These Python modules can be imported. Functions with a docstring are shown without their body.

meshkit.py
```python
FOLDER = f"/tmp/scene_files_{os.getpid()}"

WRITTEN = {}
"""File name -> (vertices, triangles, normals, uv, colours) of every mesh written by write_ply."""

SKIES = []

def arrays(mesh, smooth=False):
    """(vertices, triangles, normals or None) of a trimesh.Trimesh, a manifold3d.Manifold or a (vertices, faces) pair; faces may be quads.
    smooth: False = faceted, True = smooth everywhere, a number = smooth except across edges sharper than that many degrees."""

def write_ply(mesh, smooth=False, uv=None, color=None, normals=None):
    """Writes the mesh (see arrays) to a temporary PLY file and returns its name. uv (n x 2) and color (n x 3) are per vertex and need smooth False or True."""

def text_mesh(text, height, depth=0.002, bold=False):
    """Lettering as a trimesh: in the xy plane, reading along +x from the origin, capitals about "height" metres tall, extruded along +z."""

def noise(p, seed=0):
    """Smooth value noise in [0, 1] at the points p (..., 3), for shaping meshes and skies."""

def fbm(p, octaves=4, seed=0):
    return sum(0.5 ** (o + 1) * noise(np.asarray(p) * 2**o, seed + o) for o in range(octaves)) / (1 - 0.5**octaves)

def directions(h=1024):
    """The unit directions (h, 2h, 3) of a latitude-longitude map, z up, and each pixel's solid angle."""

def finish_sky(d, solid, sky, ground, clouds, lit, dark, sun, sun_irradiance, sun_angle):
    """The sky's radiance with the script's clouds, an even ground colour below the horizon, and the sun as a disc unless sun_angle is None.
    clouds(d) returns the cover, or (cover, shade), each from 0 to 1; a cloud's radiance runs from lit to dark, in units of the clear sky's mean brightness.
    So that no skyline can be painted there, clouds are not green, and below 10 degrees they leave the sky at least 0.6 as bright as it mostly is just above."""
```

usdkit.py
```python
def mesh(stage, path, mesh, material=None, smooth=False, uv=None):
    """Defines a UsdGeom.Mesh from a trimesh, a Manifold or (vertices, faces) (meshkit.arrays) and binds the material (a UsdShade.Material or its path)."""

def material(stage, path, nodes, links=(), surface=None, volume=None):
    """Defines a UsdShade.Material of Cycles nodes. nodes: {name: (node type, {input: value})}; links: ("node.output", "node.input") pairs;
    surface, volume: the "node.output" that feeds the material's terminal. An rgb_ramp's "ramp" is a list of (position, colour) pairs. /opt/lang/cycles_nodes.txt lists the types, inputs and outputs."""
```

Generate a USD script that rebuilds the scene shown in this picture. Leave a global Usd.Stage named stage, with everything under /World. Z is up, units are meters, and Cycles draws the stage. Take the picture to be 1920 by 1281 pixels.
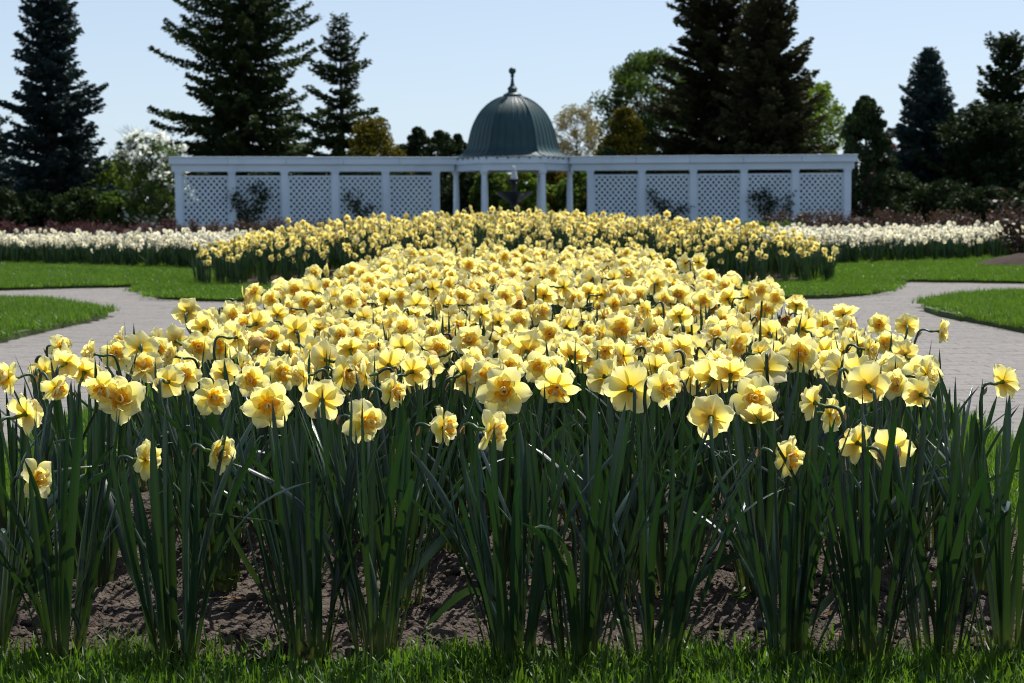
import math
import random
import numpy as np
import trimesh
import shapely
from scipy.interpolate import CubicSpline, PchipInterpolator
from shapely.geometry import Polygon, Point
import usdkit
import meshkit
from pxr import Gf, Sdf, Usd, UsdGeom, UsdLux, UsdShade, Vt

stage = Usd.Stage.CreateInMemory()
UsdGeom.SetStageUpAxis(stage, "Z")
UsdGeom.SetStageMetersPerUnit(stage, 1.0)
UsdGeom.Xform.Define(stage, "/World")
UsdGeom.Scope.Define(stage, "/World/Looks")
PI = math.pi

# ------------------------------------------------------------------ camera, sky, sun, exposure
FPX, CAM_H = 2900.0, 0.785            # focal length in photograph pixels, camera height
PITCH, ROLL = math.atan(253.5 / FPX), math.radians(0.34)
fwd = np.array([0, math.cos(PITCH), -math.sin(PITCH)])
up0 = np.array([0, math.sin(PITCH), math.cos(PITCH)])
rt0 = np.array([1.0, 0, 0])
RIGHT = rt0 * math.cos(ROLL) - up0 * math.sin(ROLL)
UP = up0 * math.cos(ROLL) + rt0 * math.sin(ROLL)
EYE = np.array([0, 0, CAM_H])
cam = UsdGeom.Camera.Define(stage, "/World/camera")
cm = np.eye(4)
cm[0, :3], cm[1, :3], cm[2, :3], cm[3, :3] = RIGHT, UP, -fwd, EYE
cam.AddTransformOp().Set(Gf.Matrix4d(cm.tolist()))
cam.CreateHorizontalApertureAttr(36.0)
cam.CreateFocalLengthAttr(FPX / 1920 * 36.0)
cam.CreateFStopAttr(11.0)
cam.CreateFocusDistanceAttr(3.05)
cam.CreateClippingRangeAttr(Gf.Vec2f(0.05, 2000))
cam.CreateExposureAttr(0.71)

SUN_EL, SUN_AZ = math.radians(58), math.radians(30)     # azimuth from +y towards +x
SUN = np.array([math.sin(SUN_AZ) * math.cos(SUN_EL), math.cos(SUN_AZ) * math.cos(SUN_EL), math.sin(SUN_EL)])
dome = UsdLux.DomeLight.Define(stage, "/World/sky")
dome.GetPrim().SetCustomDataByKey("kind", "structure")
sky_mat = usdkit.material(stage, "/World/Looks/sky_light", {
    "sky": ("sky_texture", {"sky_type": "single_scattering", "sun_disc": False, "sun_elevation": SUN_EL, "sun_rotation": SUN_AZ,
                            "air_density": 0.55, "aerosol_density": 1.3, "ozone_density": 3.0}),
    "tc": ("texture_coordinate", {}), "xyz": ("separate_xyz", {}), "up": ("math", {"math_type": "maximum", "value2": 0.0}),
    "thin": ("math", {"math_type": "power", "value1": 0.06}), "haze": ("math", {"math_type": "multiply", "value2": 0.78}),
    "veil": ("mix", {"mix_type": "mix", "color2": (5.4, 6.15, 6.3)}),
    "tint": ("mix", {"mix_type": "multiply", "fac": 1.0, "color2": (1.04, 1.08, 1.13)}),
    "bg": ("background_shader", {"strength": 0.08}),
}, [("tc.generated", "xyz.vector"), ("xyz.z", "up.value1"), ("up.value", "thin.value2"), ("thin.value", "haze.value1"), ("haze.value", "veil.fac"), ("sky.color", "veil.color1"), ("veil.color", "tint.color1"), ("tint.color", "bg.color")], surface="bg.background")
UsdShade.MaterialBindingAPI.Apply(dome.GetPrim()).Bind(sky_mat)
sun = UsdLux.DistantLight.Define(stage, "/World/sun")
sun.CreateIntensityAttr(1.1)
sun.CreateNormalizeAttr(True)
sun.CreateAngleAttr(0.53)
sun.CreateColorAttr(Gf.Vec3f(1.0, 0.96, 0.90))
zx = SUN
xx = np.cross([0, 0, 1.0], zx); xx /= np.linalg.norm(xx)
yx = np.cross(zx, xx)
sm = np.eye(4); sm[0, :3], sm[1, :3], sm[2, :3] = xx, yx, zx
sun.AddTransformOp().Set(Gf.Matrix4d(sm.tolist()))


def ray(px, py):
    d = fwd + (px - 960) / FPX * RIGHT - (py - 640.5) / FPX * UP
    return d


def gp(px, py, z=0.0):
    d = ray(px, py)
    t = (z - CAM_H) / d[2]
    return EYE + d * t


def at(px, py, depth):
    """The point seen at a pixel of the photograph at world depth y = depth."""
    d = ray(px, py)
    return EYE + d * (depth / d[1])


def project(p):
    q = np.asarray(p) - EYE
    w = q @ fwd
    return 960 + FPX * (q @ RIGHT) / w, 640.5 - FPX * (q @ UP) / w


# ------------------------------------------------------------------ helpers
used = {}
IDENT = Gf.Matrix4d(1.0)


def path_of(name, parent=None):
    base = (parent.GetPath().pathString if parent is not None else "/World") + "/" + name
    n = used.get(base, 0)
    used[base] = n + 1
    return base if n == 0 else f"{base}_{n:03d}"


def tag(prim, label=None, cat=None, group=None, kind=None):
    for k, v in (("label", label), ("category", cat), ("group", group), ("kind", kind)):
        if v:
            prim.SetCustomDataByKey(k, v)
    return prim


def obj(name, mesh, mat, parent=None, smooth=False, uv=None):
    return usdkit.mesh(stage, path_of(name, parent), mesh, mat, smooth=smooth, uv=uv).GetPrim()


def mat4(loc=(0, 0, 0), rz=0.0, s=1.0, rx=0.0):
    m = np.eye(4)
    c, q = math.cos(rz), math.sin(rz)
    a, b = math.cos(rx), math.sin(rx)
    r = np.array([[c, -q, 0], [q, c, 0], [0, 0, 1]]) @ np.array([[1, 0, 0], [0, a, -b], [0, b, a]])
    m[:3, :3] = (r * s).T
    m[3, :3] = loc
    return m


def xform(path, m=None):
    x = UsdGeom.Xform.Define(stage, path)
    if m is not None:
        x.AddTransformOp().Set(Gf.Matrix4d(np.asarray(m).tolist()))
    return x.GetPrim()


def thing(name, label, cat, m=None, group=None):
    return tag(xform(path_of(name), m), label, cat, group)


def ref(path, src, m, instance=True):
    p = xform(path, m)
    p.GetReferences().AddInternalReference(src.GetPath())
    if instance:
        p.SetInstanceable(True)
    return p


stage.CreateClassPrim("/World/Library")


def klass(name):
    return stage.CreateClassPrim("/World/Library/" + name)


class MB:
    """Collects triangles into one mesh."""
    def __init__(self):
        self.v, self.f, self.uv, self.n = [], [], [], 0

    def add(self, v, f, uv=None):
        v = np.asarray(v, float)
        self.v.append(v); self.f.append(np.asarray(f, int) + self.n)
        self.uv.append(np.zeros((len(v), 2)) if uv is None else np.asarray(uv, float))
        self.n += len(v)
        return self

    def tm(self, m):
        return self.add(m.vertices, m.faces)

    def box(self, lo, hi, ch=0.0):
        lo, hi = np.asarray(lo, float), np.asarray(hi, float)
        if ch <= 0:
            b = trimesh.creation.box(hi - lo); b.apply_translation((lo + hi) / 2)
            return self.tm(b)
        pts = []
        for k in range(3):
            a, b = lo + ch, hi - ch
            a[k], b[k] = lo[k], hi[k]
            pts += [[x, y, z] for x in (a[0], b[0]) for y in (a[1], b[1]) for z in (a[2], b[2])]
        return self.tm(trimesh.convex.convex_hull(np.array(pts)))

    def tube(self, pts, rad, sides=6, cap=True):
        v, f = tube(pts, rad, sides)
        return self.add(v, f)

    def arrays(self):
        return np.vstack(self.v), np.vstack(self.f)

    def build(self, name, mat, parent=None, smooth=False, uv=False):
        return obj(name, self.arrays(), mat, parent, smooth, np.vstack(self.uv) if uv else None)


def tube(pts, rad, sides=6):
    p = np.asarray(pts, float)
    n = len(p)
    rad = np.broadcast_to(rad, (n,))
    t = np.gradient(p, axis=0); t /= np.linalg.norm(t, axis=1, keepdims=True) + 1e-12
    a = np.cross(t, [0.31, 0.2, 0.93] if abs(t[0] @ [0.31, 0.2, 0.93]) < 0.9 else [1.0, 0, 0])
    a /= np.linalg.norm(a, axis=1, keepdims=True) + 1e-12
    b = np.cross(t, a)
    ang = np.arange(sides) * 2 * PI / sides
    v = (p[:, None] + rad[:, None, None] * (np.cos(ang)[None, :, None] * a[:, None] + np.sin(ang)[None, :, None] * b[:, None])).reshape(-1, 3)
    v = np.vstack([v, p[:1], p[-1:]])
    i, j = np.meshgrid(np.arange(n - 1), np.arange(sides), indexing="ij")
    q = np.stack([i * sides + j, i * sides + (j + 1) % sides, (i + 1) * sides + (j + 1) % sides, (i + 1) * sides + j], -1).reshape(-1, 4)
    f = [q[:, [0, 1, 2]], q[:, [0, 2, 3]]]
    j = np.arange(sides); k = (j + 1) % sides
    f.append(np.stack([k, j, np.full(sides, n * sides)], 1))
    f.append(np.stack([(n - 1) * sides + j, (n - 1) * sides + k, np.full(sides, n * sides + 1)], 1))
    return v, np.vstack(f)


def lathe(profile, n=32, phase=0.0):
    pr = np.asarray(profile, float)
    ang = np.arange(n) * 2 * PI / n + phase
    v = np.stack([pr[:, None, 0] * np.cos(ang), pr[:, None, 0] * np.sin(ang), np.repeat(pr[:, 1:2], n, 1)], -1).reshape(-1, 3)
    i, j = np.meshgrid(np.arange(len(pr) - 1), np.arange(n), indexing="ij")
    q = np.stack([i * n + j, i * n + (j + 1) % n, (i + 1) * n + (j + 1) % n, (i + 1) * n + j], -1).reshape(-1, 4)
    return v, np.vstack([q[:, [0, 1, 2]], q[:, [0, 2, 3]]])


def grid_faces(nu, nv):
    i, j = np.meshgrid(np.arange(nu - 1), np.arange(nv - 1), indexing="ij")
    a = i * nv + j
    q = np.stack([a, a + nv, a + nv + 1, a + 1], -1).reshape(-1, 4)
    return np.vstack([q[:, [0, 1, 2]], q[:, [0, 2, 3]]])


# ------------------------------------------------------------------ materials
L = "/World/Looks/"


def leafy(name, stops, trans, tmix=0.3, rough=0.5, spec=0.3, scale=6.0, bump=0.0, obj_var=0.25, uvramp=None):
    """Foliage: colour varied by noise and per piece, with light passing through."""
    n = {"geo": ("geometry", {}), "no": ("noise_texture", {"scale": scale, "detail": 3.0}),
         "ramp": ("rgb_ramp", {"ramp": stops}), "oi": ("object_info", {}),
         "vary": ("map_range", {"from_min": 0.0, "from_max": 1.0, "to_min": 1 - obj_var, "to_max": 1 + obj_var}),
         "hsv": ("hsv", {}), "hsv2": ("hsv", {"color": trans}),
         "p": ("principled_bsdf", {"roughness": rough, "specular_ior_level": spec}), "t": ("translucent_bsdf", {}),
         "mx": ("mix_closure", {"fac": tmix})}
    l = [("geo.position", "no.vector"), ("no.fac", "ramp.fac"), ("oi.random", "vary.value"), ("vary.result", "hsv.value"), ("vary.result", "hsv2.value"),
         ("ramp.color", "hsv.color"), ("hsv.color", "p.base_color"), ("hsv2.color", "t.color"), ("p.BSDF", "mx.closure1"), ("t.BSDF", "mx.closure2")]
    return usdkit.material(stage, L + name, n, l, surface="mx.closure")


def petal_mat(name, stops, tstops, tmix=0.5, vein=0.12):
    n = {"tc": ("texture_coordinate", {}), "sep": ("separate_xyz", {}),
         "ramp": ("rgb_ramp", {"ramp": stops}), "ramp2": ("rgb_ramp", {"ramp": tstops}),
         "map": ("mapping", {"scale": (22.0, 1.2, 1.0)}), "no": ("noise_texture", {"scale": 1.0, "detail": 2.0}),
         "oi": ("object_info", {}), "geo": ("geometry", {}),
         "no2": ("noise_texture", {"scale": 60.0, "detail": 2.0}),
         "vary": ("map_range", {"from_min": 0.0, "from_max": 1.0, "to_min": 0.92, "to_max": 1.05}),
         "hsv": ("hsv", {}), "bump": ("bump", {"strength": 0.35, "distance": 0.0012}),
         "add": ("math", {"math_type": "multiply_add", "value2": vein * 2, "value3": -vein}),
         "sum": ("math", {"math_type": "add"}),
         "p": ("principled_bsdf", {"roughness": 0.55, "specular_ior_level": 0.25}), "t": ("translucent_bsdf", {}), "mx": ("mix_closure", {"fac": tmix})}
    l = [("tc.UV", "sep.vector"), ("tc.UV", "map.vector"), ("map.vector", "no.vector"), ("no.fac", "add.value1"), ("add.value", "sum.value1"), ("sep.y", "sum.value2"),
         ("sum.value", "ramp.fac"), ("sum.value", "ramp2.fac"), ("oi.random", "vary.value"), ("vary.result", "hsv.value"), ("ramp.color", "hsv.color"),
         ("hsv.color", "p.base_color"), ("no.fac", "bump.height"), ("bump.normal", "p.normal"), ("ramp2.color", "t.color"), ("p.BSDF", "mx.closure1"), ("t.BSDF", "mx.closure2")]
    return usdkit.material(stage, L + name, n, l, surface="mx.closure")


def surf(name, stops, scale=5.0, detail=5.0, rough=0.8, bump=0.3, bdist=0.01, bscale=None, obj_var=0.0, spec=0.3, metallic=0.0):
    n = {"geo": ("geometry", {}), "no": ("noise_texture", {"scale": scale, "detail": detail, "roughness": 0.6}),
         "no2": ("noise_texture", {"scale": bscale or scale * 6, "detail": 4.0}),
         "ramp": ("rgb_ramp", {"ramp": stops}), "oi": ("object_info", {}),
         "vary": ("map_range", {"from_min": 0.0, "from_max": 1.0, "to_min": 1 - obj_var, "to_max": 1 + obj_var}), "hsv": ("hsv", {}),
         "b": ("bump", {"strength": bump, "distance": bdist}),
         "p": ("principled_bsdf", {"roughness": rough, "specular_ior_level": spec, "metallic": metallic})}
    l = [("geo.position", "no.vector"), ("geo.position", "no2.vector"), ("no.fac", "ramp.fac"), ("oi.random", "vary.value"), ("vary.result", "hsv.value"),
         ("ramp.color", "hsv.color"), ("hsv.color", "p.base_color"), ("no2.fac", "b.height"), ("b.normal", "p.normal")]
    return usdkit.material(stage, L + name, n, l, surface="p.BSDF")


M = {}
M["petal"] = petal_mat("petal_yellow", [(0, (0.78, 0.52, 0.02)), (0.15, (0.83, 0.70, 0.09)), (0.42, (0.91, 0.83, 0.38)), (1, (0.93, 0.90, 0.61))],
                       [(0, (0.82, 0.54, 0.015)), (0.22, (0.90, 0.73, 0.06)), (0.55, (0.95, 0.85, 0.23)), (1, (0.96, 0.90, 0.46))], 0.58)
M["inner"] = petal_mat("inner_petal_yellow", [(0, (0.86, 0.56, 0.03)), (0.25, (0.89, 0.74, 0.14)), (0.6, (0.92, 0.83, 0.40)), (1, (0.93, 0.88, 0.56))],
                       [(0, (0.90, 0.58, 0.02)), (0.3, (0.93, 0.74, 0.09)), (1, (0.95, 0.86, 0.34))], 0.58)
M["corona"] = petal_mat("corona_orange", [(0, (0.93, 0.66, 0.08)), (0.5, (0.94, 0.62, 0.08)), (0.84, (0.92, 0.48, 0.04)), (1, (0.76, 0.30, 0.02))],
                        [(0, (0.96, 0.74, 0.08)), (0.6, (0.96, 0.70, 0.08)), (1, (0.84, 0.38, 0.02))], 0.6, 0.2)
M["wilted"] = petal_mat("wilted_petal", [(0, (0.66, 0.36, 0.04)), (0.6, (0.74, 0.55, 0.18)), (1, (0.48, 0.27, 0.08))],
                        [(0, (0.7, 0.4, 0.04)), (1, (0.66, 0.45, 0.12))], 0.4, 0.3)
M["white_petal"] = petal_mat("petal_white", [(0, (0.84, 0.76, 0.38)), (0.3, (0.88, 0.87, 0.74)), (1, (0.90, 0.90, 0.84))],
                             [(0, (0.88, 0.78, 0.36)), (1, (0.95, 0.95, 0.86))], 0.62)
M["peach"] = petal_mat("corona_peach", [(0, (0.72, 0.40, 0.10)), (1, (0.78, 0.46, 0.20))], [(0, (0.7, 0.4, 0.1)), (1, (0.75, 0.42, 0.15))], 0.4)
M["ovary"] = leafy("ovary_green", [(0, (0.10, 0.16, 0.02)), (1, (0.07, 0.13, 0.02))], (0.12, 0.2, 0.02), 0.2, 0.5)
M["stem"] = leafy("stem_green", [(0.3, (0.035, 0.075, 0.035)), (0.7, (0.055, 0.10, 0.05))], (0.05, 0.10, 0.02), 0.12, 0.42, 0.4, scale=20)
M["spathe"] = leafy("spathe_brown", [(0.3, (0.22, 0.13, 0.07)), (0.7, (0.38, 0.26, 0.15))], (0.3, 0.18, 0.08), 0.35, 0.7, 0.1, scale=80)


def leaf_mat():
    n = {"tc": ("texture_coordinate", {}), "sep": ("separate_xyz", {}), "ramp": ("rgb_ramp", {"ramp": [(0, (0.16, 0.17, 0.05)), (0.10, (0.075, 0.11, 0.03)), (0.25, (0.010, 0.028, 0.015)), (0.8, (0.010, 0.030, 0.022)), (0.97, (0.014, 0.036, 0.020)), (1, (0.20, 0.17, 0.06))]}),
         "tr": ("rgb_ramp", {"ramp": [(0, (0.25, 0.25, 0.05)), (0.15, (0.07, 0.14, 0.015)), (1, (0.022, 0.085, 0.010))]}),
         "map": ("mapping", {"scale": (9.0, 0.5, 1.0)}), "no": ("noise_texture", {"scale": 2.2, "detail": 2.0}), "rib": ("rgb_ramp", {"ramp": [(0.3, (0.65, 0.65, 0.65)), (0.7, (1.35, 1.35, 1.3))]}), "ribm": ("mix", {"mix_type": "multiply", "fac": 1.0}),
         "oi": ("object_info", {}), "vary": ("map_range", {"from_min": 0.0, "from_max": 1.0, "to_min": 0.7, "to_max": 1.3}), "hsv": ("hsv", {}),
         "b": ("bump", {"strength": 0.5, "distance": 0.0010}),
         "rr": ("map_range", {"from_min": 0.3, "from_max": 0.7, "to_min": 0.22, "to_max": 0.36}),
         "p": ("principled_bsdf", {"roughness": 0.38, "specular_ior_level": 0.6, "sheen_weight": 0.02, "sheen_roughness": 0.4, "sheen_tint": (0.6, 0.85, 1.0)}), "t": ("translucent_bsdf", {}), "mx": ("mix_closure", {"fac": 0.14})}
    l = [("tc.UV", "sep.vector"), ("sep.y", "ramp.fac"), ("sep.y", "tr.fac"), ("tc.UV", "map.vector"), ("map.vector", "no.vector"), ("oi.random", "vary.value"),
         ("vary.result", "hsv.value"), ("no.fac", "rib.fac"), ("ramp.color", "ribm.color1"), ("rib.color", "ribm.color2"), ("ribm.color", "hsv.color"), ("hsv.color", "p.base_color"), ("no.fac", "b.height"), ("b.normal", "p.normal"),
         ("no.fac", "rr.value"), ("rr.result", "p.roughness"), ("tr.color", "t.color"), ("p.BSDF", "mx.closure1"), ("t.BSDF", "mx.closure2")]
    return usdkit.material(stage, L + "daffodil_leaf", n, l, surface="mx.closure")


M["leaf"] = leaf_mat()
M["grass"] = leafy("grass_blade", [(0.25, (0.030, 0.080, 0.012)), (0.5, (0.060, 0.130, 0.016)), (0.75, (0.105, 0.155, 0.03))], (0.13, 0.26, 0.014), 0.42, 0.45, 0.35, scale=1.3, obj_var=0.12)
M["lawn"] = surf("lawn_earth", [(0.3, (0.03, 0.06, 0.01)), (0.7, (0.06, 0.085, 0.02))], 4, bump=0.6, bdist=0.02)
M["soil"] = surf("garden_soil", [(0.25, (0.042, 0.033, 0.027)), (0.5, (0.082, 0.065, 0.053)), (0.8, (0.145, 0.118, 0.098))], 22, 9, 0.97, 1.0, 0.02, 120, spec=0.15)
M["mulch"] = surf("dark_mulch", [(0.3, (0.03, 0.022, 0.018)), (0.7, (0.07, 0.05, 0.04))], 3, 6, 0.95, 0.8, 0.02, 40, spec=0.1)
M["paver"] = surf("grey_paver", [(0.2, (0.142, 0.132, 0.122)), (0.5, (0.188, 0.176, 0.164)), (0.8, (0.238, 0.223, 0.208))], 26, 9, 0.9, 0.9, 0.004, 150, obj_var=0.05, spec=0.25)
M["sand"] = surf("joint_sand", [(0.3, (0.18, 0.168, 0.156)), (0.7, (0.25, 0.234, 0.218))], 20, 6, 0.95, 0.5, 0.004, 200)
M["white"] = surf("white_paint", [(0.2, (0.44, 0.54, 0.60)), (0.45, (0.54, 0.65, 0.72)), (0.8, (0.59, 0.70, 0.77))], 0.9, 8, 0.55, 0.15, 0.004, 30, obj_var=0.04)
M["copper"] = surf("dark_green_metal", [(0.3, (0.008, 0.034, 0.038)), (0.7, (0.022, 0.064, 0.066))], 0.9, 5, 0.46, 0.15, 0.01, 8, spec=0.35)
M["iron"] = surf("fountain_metal", [(0.3, (0.006, 0.006, 0.008)), (0.7, (0.016, 0.016, 0.019))], 6, 5, 0.5, 0.2, 0.01, 30, spec=0.3)
M["stone"] = surf("basin_stone", [(0.3, (0.22, 0.21, 0.2)), (0.7, (0.36, 0.35, 0.33))], 3, 5, 0.7, 0.3, 0.01, 30)
M["pebble"] = surf("dark_pebble", [(0.3, (0.015, 0.015, 0.016)), (0.7, (0.04, 0.04, 0.045))], 20, 4, 0.35, 0.1, 0.002, 60, spec=0.5)
M["bark"] = surf("bark", [(0.3, (0.03, 0.024, 0.02)), (0.7, (0.085, 0.066, 0.055))], 5, 6, 0.9, 0.8, 0.03, 14)
M["water"] = usdkit.material(stage, L + "water_pool", {"p": ("principled_bsdf", {"base_color": (0.05, 0.09, 0.10), "roughness": 0.06, "specular_ior_level": 0.6})}, [], surface="p.BSDF")
M["foam"] = usdkit.material(stage, L + "white_water", {"p": ("principled_bsdf", {"base_color": (0.85, 0.88, 0.9), "roughness": 0.2, "specular_ior_level": 0.6}), "t": ("translucent_bsdf", {"color": (0.95, 0.96, 0.98)}), "mx": ("mix_closure", {"fac": 0.68})},
                            [("p.BSDF", "mx.closure1"), ("t.BSDF", "mx.closure2")], surface="mx.closure")
M["spruce_blue"] = leafy("needles_blue", [(0.3, (0.020, 0.038, 0.034)), (0.7, (0.046, 0.075, 0.072))], (0.02, 0.04, 0.02), 0.12, 0.6, 0.06, scale=0.9)
M["spruce"] = leafy("needles_green", [(0.3, (0.018, 0.034, 0.014)), (0.7, (0.050, 0.075, 0.020))], (0.04, 0.07, 0.01), 0.15, 0.6, 0.06, scale=0.8)
M["brownfir"] = leafy("needles_brown_green", [(0.3, (0.036, 0.030, 0.018)), (0.7, (0.062, 0.068, 0.026))], (0.04, 0.05, 0.01), 0.15, 0.65, 0.06, scale=0.6)
M["yew"] = leafy("foliage_dark", [(0.3, (0.018, 0.034, 0.016)), (0.7, (0.046, 0.070, 0.026))], (0.03, 0.05, 0.01), 0.15, 0.6, 0.06, scale=0.9)
M["gold"] = leafy("foliage_gold_tipped", [(0.3, (0.04, 0.055, 0.012)), (0.7, (0.16, 0.14, 0.015))], (0.16, 0.13, 0.01), 0.3, 0.6, 0.06, scale=0.9)
M["lime"] = leafy("leaves_spring_green", [(0.3, (0.06, 0.10, 0.016)), (0.7, (0.12, 0.17, 0.03))], (0.16, 0.24, 0.02), 0.4, 0.55, 0.06, scale=0.7)
M["midgreen"] = leafy("leaves_mid_green", [(0.3, (0.035, 0.07, 0.018)), (0.7, (0.075, 0.12, 0.03))], (0.10, 0.17, 0.02), 0.38, 0.55, 0.06, scale=0.7)
M["bud"] = leafy("buds_tan_yellow", [(0.3, (0.20, 0.17, 0.06)), (0.7, (0.32, 0.27, 0.10))], (0.32, 0.27, 0.08), 0.4, 0.6, 0.06, scale=0.7)
M["purple"] = leafy("leaves_purple", [(0.3, (0.05, 0.016, 0.024)), (0.7, (0.10, 0.03, 0.045))], (0.12, 0.03, 0.04), 0.3, 0.6, 0.06, scale=0.7)
M["rose_red"] = leafy("leaves_young_red", [(0.25, (0.03, 0.012, 0.012)), (0.5, (0.06, 0.020, 0.022)), (0.75, (0.05, 0.04, 0.02))], (0.08, 0.018, 0.02), 0.3, 0.5, 0.25, scale=3)
M["rose_brown"] = leafy("leaves_bronze", [(0.25, (0.03, 0.018, 0.014)), (0.5, (0.06, 0.038, 0.03)), (0.75, (0.045, 0.05, 0.02))], (0.08, 0.04, 0.02), 0.3, 0.45, 0.3, scale=3)
M["blossom"] = leafy("blossom_white", [(0.3, (0.74, 0.76, 0.70)), (0.7, (0.86, 0.86, 0.82))], (0.8, 0.82, 0.74), 0.5, 0.6, 0.2, scale=0.8)

# ------------------------------------------------------------------ the ground
rng = np.random.default_rng(11)
random.seed(5)


def poly_mesh(poly, z, step, noise_amp=0.0, nscale=3.0, seed=0, zfun=None):
    """A triangulated sheet over a polygon."""
    x0, y0, x1, y1 = poly.bounds
    xs, ys = np.arange(x0, x1 + step, step), np.arange(y0, y1 + step, step)
    gx, gy = np.meshgrid(xs, ys, indexing="ij")
    pts = np.stack([gx.ravel(), gy.ravel()], 1) + np.random.default_rng(seed).uniform(-0.25, 0.25, (gx.size, 2)) * step
    inside = shapely.contains_xy(poly.buffer(-step * 0.35), pts[:, 0], pts[:, 1])
    ring = poly.exterior
    n = max(12, int(ring.length / step))
    edge = np.array([ring.interpolate(k / n, normalized=True).coords[0] for k in range(n)])
    pts = np.vstack([pts[inside], edge])
    from scipy.spatial import Delaunay
    d = Delaunay(pts).simplices
    c = pts[d].mean(1)
    d = d[shapely.contains_xy(poly, c[:, 0], c[:, 1])]
    a, b, cc = pts[d[:, 0]], pts[d[:, 1]], pts[d[:, 2]]
    flip = (b - a)[:, 0] * (cc - a)[:, 1] - (b - a)[:, 1] * (cc - a)[:, 0] < 0
    d[flip] = d[flip][:, ::-1]
    v = np.column_stack([pts, np.full(len(pts), z)])
    if zfun is not None:
        v[:, 2] += zfun(pts)
    if noise_amp:
        v[:, 2] += noise_amp * (meshkit.fbm(np.column_stack([pts * nscale, np.zeros(len(pts))]), 4, seed) - 0.5)
    return v, d, edge


def with_skirt(v, f, edge, zlow):
    n0, n = len(v), len(edge)
    base = n0 - n
    low = v[base:].copy(); low[:, 2] = zlow
    k = np.arange(n); k2 = (k + 1) % n
    s = np.vstack([np.stack([base + k, n0 + k, n0 + k2], 1), np.stack([base + k, n0 + k2, base + k2], 1)])
    return np.vstack([v, low]), np.vstack([f, s])


# far ground to the horizon
g = obj("ground", (np.array([[-900, -60, -0.03], [900, -60, -0.03], [900, 1500, -0.03], [-900, 1500, -0.03]]), np.array([[0, 1, 2, 3]])), M["mulch"])
tag(g, "dark earth reaching back under the trees", kind="structure")

# paved path with single pavers where they can be seen
PATH_Z = 0.0
path = tag(xform(path_of("path")), "grey paved garden path around the daffodil beds", kind="structure")
obj("path_bed", (np.array([[-14, -3, -0.012], [14, -3, -0.012], [14, 17, -0.012], [-14, 17, -0.012]]), np.array([[0, 1, 2, 3]])), M["sand"], path)

far_edge = [(-700, 549), (-300, 548), (0, 545), (140, 541), (230, 539), (281, 537), (272, 545), (269, 552), (302, 561), (351, 564), (421, 566), (700, 569), (960, 569),
            (1300, 565), (1440, 563), (1560, 560), (1640, 553), (1663, 546), (1657, 537), (1645, 531), (1719, 529), (1920, 532), (2200, 535), (2600, 538)]
fl = [tuple(gp(*p)[:2]) for p in far_edge]
FAR_LAWN = Polygon(fl + [(16, 44), (-16, 44)]).buffer(0.06).buffer(-0.06)
NL = [(-500, 566), (-100, 568), (60, 571), (120, 576), (175, 585), (205, 593), (180, 602), (150, 608), (60, 629), (0, 643), (-100, 672), (-300, 745), (-600, 900)]
NEAR_LEFT = Polygon([tuple(gp(*p)[:2]) for p in NL] + [(-3.0, 1.5), (-9, 1.5)]).buffer(0.05).buffer(-0.05)
NR = [(2500, 545), (2100, 551), (1920, 557), (1850, 560), (1765, 568), (1735, 576), (1732, 584), (1770, 596), (1850, 610), (1920, 625), (2100, 668), (2400, 760)]
NEAR_RIGHT = Polygon([tuple(gp(*p)[:2]) for p in NR] + [(3.25, 1.5), (9, 1.5)]).buffer(0.05).buffer(-0.05)
BED_W = 1.14
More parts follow.
